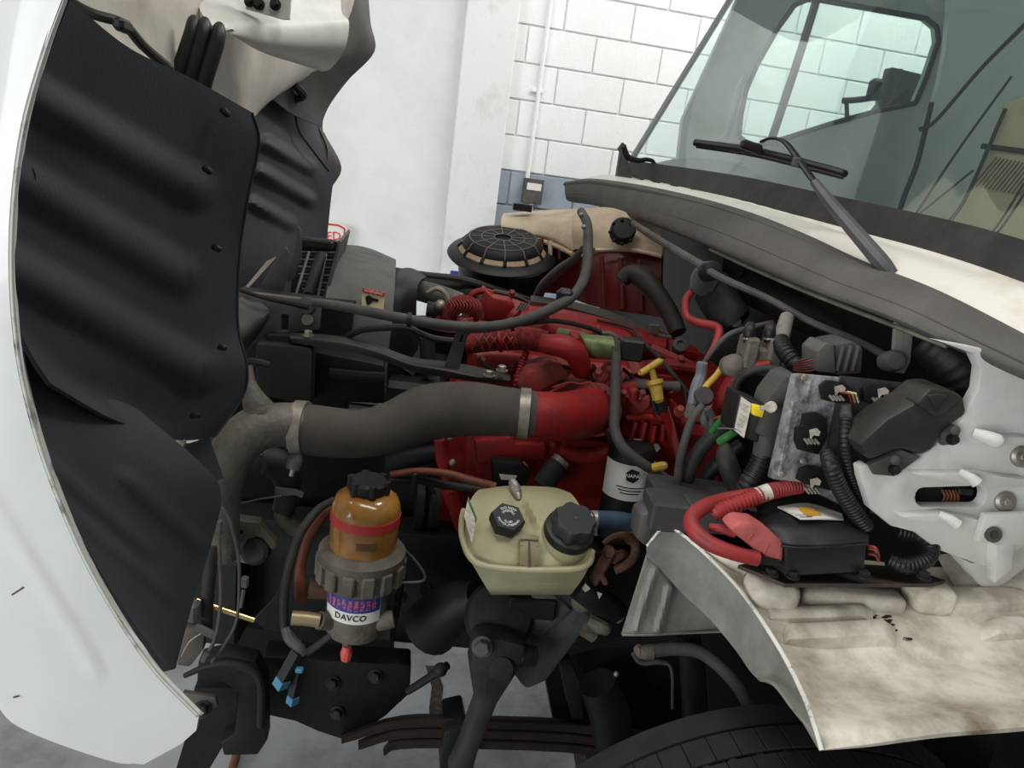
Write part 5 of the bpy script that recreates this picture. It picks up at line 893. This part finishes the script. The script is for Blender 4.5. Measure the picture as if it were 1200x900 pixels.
MB().surf([[(760, 638, 1.03), (779, 619, 1.03), (804, 631, 1.015), (846, 669, .945), (879, 708, .875), (917, 767, .79), (942, 817, .715), (955, 852, .66), (963, 879, .64)],
           [(758, 645, 1.03), (782, 650, 1.03), (806, 668, 1.01), (842, 706, .945), (872, 742, .875), (905, 785, .80), (932, 820, .725), (950, 854, .665), (962, 880, .642)],
           [(758, 652, 1.035), (782, 676, 1.035), (800, 696, 1.015), (832, 726, .955), (862, 762, .885), (884, 792, .82), (906, 799, .765), (930, 830, .70), (960, 880, .645)]], .004, 7).build('front_curl', DIRTYG, qf)
MB().tube([(758, 640, 1.03, 1.6), (779, 618, 1.03, 1.8), (804, 630, 1.015, 2), (846, 668, .945, 2.2), (879, 707, .875, 2.4), (917, 766, .79, 2.8), (942, 816, .715, 3), (955, 852, .66, 3), (963, 879, .64, 3)], 8).build('bright_rim', M('chipped_white_rim', (222, 220, 208), .5, rgb2=(120, 112, 98), scale=60, mix=(.55, .66)), qf)
spr = sumf(capsule((768, 668), (745, 738), 7, .012), capsule((785, 690), (772, 738), 8, .012))
MB().surf([[(760, 648, 1.04), (775, 668, 1.04), (800, 694, 1.04), (832, 722, 1.03)], [(745, 695, 1.02), (768, 708, 1.02), (795, 718, 1.03), (836, 730, 1.03)], [(729, 744, 1.0), (765, 744, 1.0), (800, 742, 1.02), (846, 740, 1.03)]], .005, 9, spr).build('splash_shield', DIRTYG, qf)
MB().tube([(729, 744, .998, 1.5), (765, 744, .998, 1.5), (800, 742, 1.018, 1.5), (850, 740, 1.02, 1.5)], 6).build('shield_rim', DIRTYG, qf)
def yS(py):
    q = [(655, 1.02), (686, .95), (718, .88), (772, .80), (816, .725), (845, .667)]
    for (a, b), (c, d) in zip(q, q[1:]):
        if py <= c: return b + (d - b) * (py - a) / (c - a)
    return .66
def shelf_rib(name, ends, w, h):
    """raised bar moulded on the shelf: ends [(px,py)...], w pixel width, h height"""
    V = []; n = len(ends)
    for i_, (a, b) in enumerate(ends):
        hh = h if 0 < i_ < n - 1 else h * .25
        for f, z in ((-.5, -.006), (-.42, hh * .8), (-.2, hh), (.25, hh), (.47, hh * .85), (.5, -.006)):
            V.append(P(a, b + f * w, yS(b + f * w)) + Vector((0, 0, z)))
    MB().add(V, [(6 * i_ + k, 6 * i_ + k + 1, 6 * i_ + k + 7, 6 * i_ + k + 6) for i_ in range(n - 1) for k in range(5)] + [tuple(range(6)), tuple(range(6 * n - 6, 6 * n))]).build(name, DIRTY, qf)
shelf_rib('step_rib', [(893, 727), (900, 727), (950, 726), (1005, 723), (1022, 723)], 17, .017)
shelf_rib('step_rib', [(913, 752), (922, 752), (970, 750), (1030, 746), (1048, 748)], 22, .022)
shelf_rib('step_rib', [(1096, 711), (1110, 710), (1180, 709), (1330, 702)], 24, .024)
shelf_rib('step_rib', [(1148, 744), (1166, 744), (1230, 742), (1330, 738)], 24, .022)
for c, sz in (((903, 694, .90), (.075, .06, .05)), ((1088, 697, .90), (.065, .06, .045)), ((995, 702, .905), (.17, .04, .035))): MB().box(P(*c), sz, TR, .32, 3).build('pedestal', DIRTY, qf)
random.seed(11)
for k in range(22):
    b = random.uniform(722, 750); a = 1024 + (b - 722) * .9 + random.uniform(-14, 16); MB().ball(P(a, b, yS(b)) + Vector((0, 0, .002)), random.uniform(.0012, .003), (2.2, 1, .5)).build('mud_fleck', RUSTD, qf)
MB().tube([(830, 640, 1.0, 12), (850, 652, .98, 14), (875, 668, .96, 12)], 12).build('shelf_hump', DIRTY, qf)
for a, b in ((1022, 733), (1028, 742), (1040, 728), (1085, 800), (1062, 806), (1100, 745)): MB().ball(P(a, b, .80 if b > 780 else .86), .004, (1.6, 1, .4)).build('mud_fleck', SOOT, qf)
MB().surf([[(1100, 650, .98), (1180, 640, .98), (1330, 600, .98)], [(1120, 690, .94), (1190, 700, .90), (1330, 680, .88)]], .006, 5).build('inner_upstand', DIRTY, qf)

# ================================================================ CHASSIS
ch = T('chassis_frame', 'black steel chassis frame rails with front spring hanger', 'chassis', Vector((.3, 1.4, .62)))
def tb(c, size, bev=.05): return MB().box(Vector(c), size, TR, bev)
MB().plate([(815, 745), (980, 765), (1010, 920), (800, 920)], 1.24, .02).build('floor_blocker_panel', DARK, ch)  # dark sheet added to hide the bright floor behind the tyre
tb((.75, 1.37, .83), (2.3, .02, .27)).build('rail_web', SOOT, ch); tb((.75, 1.40, .96), (2.3, .08, .012)).build('rail_flange', SOOT, ch); tb((.75, 1.40, .70), (2.3, .08, .012)).build('rail_flange', SOOT, ch)
tb((1.75, 1.12, .55), (.7, .35, .55), .15).build('dark_fill_tank', SOOT, ch)  # tank added to darken the bright floor right of the tyre
tb((.65, 2.25, .83), (2.5, .02, .27)).build('far_rail', SOOT, ch)
tb((-.28, 1.82, .80), (.12, .85, .2)).build('front_crossmember', SOOT, ch)
MB().plate([(308, 770), (482, 780), (480, 814), (452, 840), (408, 870), (372, 858), (345, 846), (308, 838)], 1.30, .06, bev=.006).build('spring_hanger', SOOT, ch)
MB().plate([(232, 775), (262, 768), (300, 776), (312, 800), (313, 868), (302, 885), (262, 886), (258, 870), (275, 860), (280, 812), (262, 800), (230, 806)], 1.22, .04, bev=.004).build('tow_bracket', SOOT, ch)
MB().plate([(228, 806), (278, 806), (276, 850), (246, 900), (205, 905), (222, 850)], 1.26, .04).build('bumper_arm', SOOT, ch)
MB().plate([(214, 812), (252, 818), (255, 828), (238, 842), (220, 846)], 1.18, .01, bev=.001).build('bolt_plate', GREYST, ch)
MB().hexbolt(P(238, 830, 1.178), -FWD, .012, .014).build('bolt', DARK, ch)
MB().tube([(216, 792, 1.2, 3), (240, 782, 1.2, 4), (268, 778, 1.2, 4.5), (296, 786, 1.2, 5), (306, 805, 1.2, 5), (306, 850, 1.21, 5)], 10).build('bracket_edge', DARK, ch)
for a, b in ((440, 792), (390, 800), (330, 790), (395, 835), (430, 680), (500, 690), (520, 720), (470, 700)): MB().hexbolt(P(a, b, 1.298 if b > 760 else 1.36), -FWD, .011, .014).build('bolt', DARK, ch)
sg = T('leaf_spring', 'rusty leaf spring pack running under the chassis frame', 'leaf spring', (560, 890, 1.27))
for k, (o_, x0) in enumerate(((0, 400), (12, 420), (24, 450))):
    MB().surf([[(x0, 860 + o_ * .6, 1.3), (470, 838 + o_, 1.3), (560, 838 + o_, 1.3), (700, 846 + o_, 1.3), (860, 880 + o_, 1.3)], [(x0, 864 + o_ * .6, 1.24), (470, 843 + o_, 1.24), (560, 843 + o_, 1.24), (700, 851 + o_, 1.24), (860, 885 + o_, 1.24)], [(x0, 872 + o_ * .6, 1.24), (470, 854 + o_, 1.24), (560, 854 + o_, 1.24), (700, 862 + o_, 1.24), (860, 896 + o_, 1.24)]], .01, 4).build('leaf', RUSTD, sg)
MB().plate([(520, 858), (545, 852), (556, 905), (515, 905)], 1.21, .1, bev=.006).build('clip_block', SOOT, sg)
ax = T('front_axle', 'black front axle with ribbed tyre under the dirty fender shelf', 'axle', Vector((.62, 1.6, .45)))
MB().box((.62, 1.72, .47), (.13, 1.5, .12), TR, .1).build('beam', SOOT, ax)
MB().plate([(636, 776), (700, 760), (840, 750), (860, 900), (700, 870), (650, 852)], 1.34, .05).build('clamp_fill_plate', SOOT, ax)  # clamp plate enlarged to darken the floor gap below the splash shield
MB().plate([(655, 775), (668, 772), (680, 800), (684, 842), (672, 846), (664, 820)], 1.26, .02, bev=.003).build('shackle', DARK, ax)
MB().tube([(700, 800, 1.24, 22), (712, 830, 1.24, 24), (720, 870, 1.24, 24)], 16).build('shock_absorber', SOOT, ax)
MB().tube([(806, 740, 1.1, 14), (812, 790, 1.1, 15), (815, 840, 1.1, 15)], 14).build('air_tube', SOOT, ax)
MB().ball(P(722, 790, 1.22), .006).build('bright_fitting', STEEL, ax)
cy = Vector((.659, .62, .5)); prof = [(.30, .02), (.44, -.005), (.475, .008), (.487, .02)]
for y0, y1 in ((.02, .062), (.07, .112), (.12, .162), (.17, .212), (.22, .262)): prof += [(.492, y0 + .001), (.493, y1 - .001), (.482, y1 + .001), (.482, y1 + .007)]
prof = prof[:-2] + [(.478, .276), (.44, .285), (.30, .26)]
ty = MB().lathe(cy, (0, 1, 0), prof, 96, False).build('tyre', TYRE, ax)
lug = None
for j, yy in enumerate((.041, .091, .141, .191)):
    for k in range(24):
        a = math.radians(40 + k * 4.4 + j * 1.3); d = Vector((math.cos(a), 0, math.sin(a))); tdir = Vector((-math.sin(a), 0, math.cos(a)))
        if lug is None: lug = {}
        b = MB().box(cy + d * .4935 + Vector((0, yy, 0)), (.004, .044, .0368), Matrix((d, Vector((0, 1, 0)), tdir)).transposed(), .25); b.build('tread_block', TYRE, ty)
for k in range(40):
    a = math.radians(45 + k * 2.4); d = Vector((math.cos(a), 0, math.sin(a)))
    MB().box(cy + d * .486 + Vector((0, .166 if k % 2 else .116, 0)), (.012, .009, .012), Matrix((d, Vector((0, 1, 0)), Vector((-math.sin(a), 0, math.cos(a))))).transposed(), .2).build('groove_knob', TYRE, ty)
MB().lathe(cy, (0, 1, 0), [(.05, .1), (.2, .1), (.30, .03), (.30, .25), (.2, .2), (.05, .2)], 40).build('wheel_rim', GREYST, ax)

tag(MB().tube([(748, 764, 1.05, 7), (765, 763, 1.05, 7.5), (790, 760, 1.05, 8), (820, 764, 1.04, 8), (846, 783, 1.02, 8), (866, 806, 1.0, 8), (880, 830, .98, 8)], 12, 8).build('brake_hose', LOOM), 'grey brake hose arching down behind the tyre shoulder', 'hose')
t = T('hose_union', 'grey cast union at the end of the brake hose', 'fitting', (755, 775, 1.05))
MB().tube([(746, 758, 1.06, 5), (752, 764, 1.05, 8), (764, 764, 1.05, 9)], 10).build('body', CASTD, t); MB().tube([(742, 766, 1.05, 3), (752, 776, 1.05, 3.5), (775, 776, 1.05, 3), (787, 785, 1.05, 2), (788, 830, 1.06, 1.8)], 8).build('thin_line', LOOM, t)

# ================================================================ STEERING
sg = T('steering_gear', 'grey cast steering gear box with pitman arm below the reservoir', 'steering gear', (600, 900, 1.15))
MB().plate([(606, 692), (652, 692), (692, 722), (708, 736), (700, 744), (688, 738), (642, 800), (616, 812), (600, 790), (600, 730)], 1.17, .10, bev=.014).build('housing', M('grey_gear_casting', (92, 92, 93), .6, .2, rgb2=(62, 61, 60), bump=.4), sg)
MB().plate([(622, 700), (646, 694), (672, 716), (632, 752), (618, 740)], 1.160, .03, bev=.008).build('top_cover', M('grey_gear_casting', (0, 0, 0)), sg)
MB().lathe(P(585, 722, 1.17), -FWD + UPY * .5, [(.06, -.08), (.066, 0), (.058, .016), (.03, .024)], 32).build('sector_cover', DARK, sg)
MB().tube([(556, 762, 1.12, 13), (575, 764, 1.115, 14), (605, 767, 1.115, 14), (626, 769, 1.12, 12)], 16).build('sector_shaft', DARK, sg)
for x in (585, 600, 612): MB().lathe(P(x, 765.5, 1.115), RIGHT + DOWN * .12, [(.0205, -.002), (.0215, 0), (.0205, .002)], 18).build('shaft_ring', GREYST, sg)
pa = MB().plate([(557, 748), (590, 750), (618, 758), (610, 786), (584, 826), (562, 880), (552, 915), (524, 915), (540, 880), (557, 830), (550, 782)], 1.09, .05, bev=.010).build('pitman_arm', M('dark_forged_arm', (58, 57, 56), .5, .2, rgb2=(42, 40, 39), bump=.3), sg)
MB().lathe(P(587, 783, 1.088), -FWD, [(.022, -.01), (.024, 0), (.022, .006), (.006, .008)], 24).build('arm_boss', DARK, pa)
MB().hexbolt(P(565, 757, 1.09), -FWD, .014, .02).build('pinch_bolt', GREYST, pa)
MB().tube([(676, 686, 1.13, 15), (692, 696, 1.13, 17), (710, 708, 1.14, 17), (722, 716, 1.15, 14)], 18).build('input_boot', BLACK, sg)
for q in ([(686, 684), (692, 690), (686, 694), (682, 690)], [(700, 694), (706, 696), (702, 702)]): MB().plate(q, 1.098, .002).build('boot_mark', PAPERD, sg)
MB().hexbolt(P(681, 705, 1.15), -FWD, .014, .016).build('bolt', CASTD, sg); MB().tube([(690, 726, 1.13, 8), (704, 734, 1.12, 9), (712, 738, 1.12, 7)], 10).build('port_nut', CASTD, sg); MB().tube([(684, 738, 1.13, 8), (696, 744, 1.13, 9)], 10).build('port_nut', CASTD, sg)
MB().tube([(716, 716, 1.14, 7), (726, 724, 1.14, 8)], 8).build('adjuster', CASTD, sg)
MB().tube([(478, 810, 1.22, 4.5), (500, 796, 1.2, 5), (524, 780, 1.18, 5)], 10).build('drag_rod', SOOT, sg); MB().ball(P(516, 785, 1.18), .014).build('rod_joint', DARK, sg)
MB().tube([(560, 700, 1.25, 20), (530, 712, 1.28, 30), (505, 735, 1.32, 34)], 18).build('mount_boss', SOOT, sg)
sj = T('steering_joint', 'rusty brown steering shaft universal joint beside the splash shield', 'universal joint', (700, 680, 1.13))
MB().tube([(694, 684, 1.13, 8), (702, 670, 1.12, 9.5), (712, 652, 1.11, 9), (716, 645, 1.11, 8)], 12, flat=.7).build('lower_yoke', RUST, sj); MB().lathe(P(714, 647, 1.095), -FWD, [(.010, -.012), (.0115, 0), (.008, .006)], 16).build('cross_cap', RUST, sj)
MB().tube([(708, 638, 1.13, 4.5), (720, 630, 1.13, 5), (734, 628, 1.13, 5), (744, 638, 1.13, 5.5), (742, 654, 1.12, 5.5), (730, 664, 1.11, 5.5), (720, 668, 1.11, 5)], 10).build('upper_yoke', RUST, sj)
MB().tube([(716, 656, 1.12, 7), (726, 650, 1.12, 6), (732, 648, 1.13, 5)], 10).build('cross', RUST, sj); MB().tube([(736, 630, 1.14, 9), (752, 622, 1.16, 10), (768, 610, 1.2, 10)], 12).build('shaft', RUST, sj)
MB().tube([(704, 672, 1.1, 4), (710, 684, 1.1, 3)], 8).build('pinch_lug', RUST, sj)

# ================================================================ FRONT LOWER CLUTTER
t = T('cooler_hose_elbow', 'black coolant elbow hose with spring clamps below the cast pipe', 'hose', (330, 620, 1.38))
MB().tube([(292, 543, 1.38, 15), (308, 540, 1.38, 17), (326, 545, 1.38, 18), (337, 562, 1.38, 16), (336, 585, 1.38, 14), (332, 598, 1.38, 13)], 16, 6).build('elbow', RUBBER, t)
MB().tube([(331, 594, 1.38, 9), (332, 608, 1.38, 10), (342, 618, 1.38, 10), (362, 624, 1.39, 10)], 12).build('metal_pipe', CASTD, t)
for q in ([(302, 534), (308, 533), (312, 548), (307, 557), (304, 552), (307, 546)], [(323, 572), (345, 574), (356, 578), (354, 584), (346, 580), (325, 582)]): MB().plate(q, 1.34, .006).build('spring_clamp', GREYST, t)
tag(MB().tube([(268, 594, 1.33, 1.2), (300, 586, 1.33, 1.2), (330, 581, 1.335, 1.2)], 6).build('thin_rod', GREYST), 'thin grey rod reaching from liner flap to spring clamp', 'rod')
t = T('tensioner_bracket', 'dull grey cast bracket with round tensioner near the liner flap', 'bracket', (295, 665, 1.33))
MB().plate([(257, 630), (268, 609), (304, 613), (322, 634), (324, 642), (317, 645), (308, 632), (298, 628), (290, 632), (284, 645), (294, 662), (258, 656)], 1.33, .03, [[(279, 622), (284, 622), (284, 627), (279, 627)]], bev=.003).build('arm', CASTD, t)
MB().lathe(P(299, 646, 1.33), -FWD, [(.026, -.02), (.027, .004), (.020, .008), (.008, .006)], 24).build('roller', DARK, t)
t = T('lamp_wiring', 'loose grey lamp wires hanging behind the fender flap', 'wiring', (245, 778, 1.1))
MB().tube([(248, 640, 1.14, 6), (247, 660, 1.13, 7.5), (243, 700, 1.12, 7.5), (242, 735, 1.12, 7)], 12).build('thick_lead', RUBBER, t)
MB().tube([(257, 606, 1.12, 2), (257, 640, 1.1, 2.3), (259, 700, 1.1, 2.4), (253, 745, 1.09, 2.4), (240, 772, 1.09, 2.6)], 8).build('grey_lead', LOOM, t)
MB().tube([(260, 594, 1.13, 1.8), (271, 617, 1.12, 1.9), (280, 661, 1.11, 1.9), (278, 723, 1.1, 1.9), (264, 754, 1.1, 1.9), (248, 776, 1.1, 1.8)], 8).build('looped_lead', LOOM, t)
MB().pbox(241, 770, 1.085, 8, 14, .012, None, .3, 20).build('lead_end', LOOM, t); MB().pbox(287, 682, 1.1, 8, 14, .01, None, .2).build('clip', GREYST, t); MB().tube([(286, 690, 1.1, 2.5), (282, 712, 1.1, 2)], 8).build('clip_tail', GREYST, t); MB().pbox(257, 618, 1.09, 6, 18, .01, None, .2).build('buckle', GREYST, t)
tag(MB().tube([(230, 703, 1.13, 2.6), (262, 715, 1.13, 3), (298, 727, 1.13, 3)], 10).build('gas_strut_rod', M('polished_gold_rod', (206, 182, 130), .25, .7)), 'shiny gold rod crossing behind the loose grey wires', 'rod')
t = T('marker_lamp', 'broken translucent marker lamp at lower corner of the flap', 'lamp', (232, 775, 1.08))
MB().tube([(217, 731, 1.1, 4), (232, 736, 1.1, 5), (254, 746, 1.1, 4.5)], 10).build('socket', GREYST, t); MB().plate([(216, 735), (240, 742), (238, 762), (222, 782), (207, 780)], 1.11, .02, bev=.003).build('lens', M('cloudy_lens', (92, 84, 78), .4, rgb2=(66, 60, 56)), t)
MB().pbox(226, 716, 1.1, 14, 26, .025, None, .25).build('plug', GREYST, t); MB().tube([(212, 770, 1.095, .8), (222, 752, 1.095, .8), (236, 742, 1.095, .8)], 5).build('filament_wire', STEEL, t)
t = T('blue_tipped_connectors', 'pair of black plugs with light blue tips hanging below filter', 'connector', (340, 825, 1.12))
for (a, b, w) in (((350, 764), (330, 800), 9), ((351, 786), (343, 820), 7)):
    pl = MB(); pl.tubew([P(*a, 1.12), P(*b, 1.11)], [w * .0015] * 2, 4); p_ = pl.build('plug', BLACK, t)
    dx, dy = (b[0] - a[0]) * .12, (b[1] - a[1]) * .12; MB().tubew([P(b[0] - dx, b[1] - dy, 1.109), P(b[0] + dx, b[1] + dy, 1.109)], [w * .00155] * 2, 4).build('blue_tip', BLUE, p_)
MB().pbox(351, 785, 1.108, 9, 6, .01, None, .2).build('blue_lock', BLUE, t)
MB().tube([(336, 735, 1.14, 6), (340, 748, 1.13, 7), (350, 758, 1.12, 6), (356, 766, 1.12, 5)], 10).build('lead', LOOM, t); MB().tube([(358, 766, 1.13, 4), (372, 756, 1.14, 4.5), (388, 744, 1.15, 3.5)], 10).build('lead', LOOM, t)
tag(MB().plate([(296, 728), (318, 706), (332, 682), (334, 742), (312, 738)], 1.17, .012, bev=.002).build('filter_bracket', DARK), 'dark triangular bracket left of the fuel filter', 'bracket')
tag(MB().box(P(440, 700, 1.28), (.10, .16, .09), TR, .1).build('filter_mount', SOOT), 'black mount block joining the fuel filter to the frame rail', 'bracket')
tag(MB().box(P(620, 682, 1.25), (.09, .20, .04), TR, .1).build('reservoir_mount', SOOT), 'black mount block under the power steering reservoir', 'bracket')
tag(MB().rod(PZ(288, 850, .02), PZ(272, 902, .02), .012).build('floor_hose', ORANGE), 'thin brown hose lying on the concrete floor', 'hose')
t = T('front_accessories', 'black fan drive and belt pulleys ahead of the red engine block', 'fan drive', Vector((.1, 1.75, .7)))
MB().box((.08, 1.78, 1.0), (.14, .34, .5), TR, .1).build('gear_case', SOOT, t)
for a, b, y, r in ((500, 590, 1.5, 34), (480, 660, 1.5, 40), (520, 640, 1.48, 22)): MB().lathe(P(a, b, y), Vector((1, 0, 0)), [(r * .0018, -.025), (r * .0018, -.008), (r * .0015, 0), (r * .0018, .008), (r * .0018, .025)], 28).build('pulley', SOOT, t)
MB().tube([(455, 545, 1.55, 14), (490, 535, 1.55, 12), (520, 530, 1.55, 10)], 12).build('coolant_neck', SOOT, t)
for q, mt in (([(500, 560, 1.46, 2), (512, 590, 1.46, 2), (505, 630, 1.46, 2)], SOOT), ([(515, 515, 1.47, 7), (518, 540, 1.47, 7), (524, 560, 1.47, 6)], REDD), ([(525, 575, 1.46, 9), (535, 600, 1.46, 9), (545, 625, 1.46, 9)], REDD)): MB().tube(q, 10).build('line', mt, t)
for a, b in ((527, 512), (530, 542)): MB().ball(P(a, b, 1.46), .008).build('bright_fitting', STEEL, t)
tag(MB().surf([[(270, 470, 1.56), (380, 478, 1.60), (470, 490, 1.62)], [(268, 600, 1.56), (380, 610, 1.60), (468, 620, 1.62)], [(262, 790, 1.56), (380, 800, 1.60), (460, 800, 1.62)]], .05, 4).build('radiator_side_tank', SOOT), 'black radiator side tank behind fuel filter and elbow hose', 'radiator')
tag(MB().tube([(636, 570, 1.45, 14), (645, 556, 1.46, 13), (656, 542, 1.47, 12)], 14).build('coolant_stub_hose', RUBBER), 'short black coolant hose clamped below the red pipe', 'hose')
tag(MB().lathe(P(657, 541, 1.465), P(668, 528, 1.48) - P(645, 556, 1.46), [(.0205, -.006), (.0215, -.006), (.0215, .006), (.0205, .006)], 20).build('worm_clamp', STEEL), 'steel worm clamp on the short black coolant hose', 'clamp')
t = T('thermostat_box', 'black sensor box with white tag in front of red timing cover', 'sensor', (600, 575, 1.46))
MB().plate([(577, 541), (612, 543), (622, 556), (615, 575), (578, 572)], 1.46, .04, bev=.006).build('case', SOOT, t); MB().plate([(585, 556), (606, 558), (603, 563), (587, 562)], 1.455, .003).build('tag', PAPER, t)
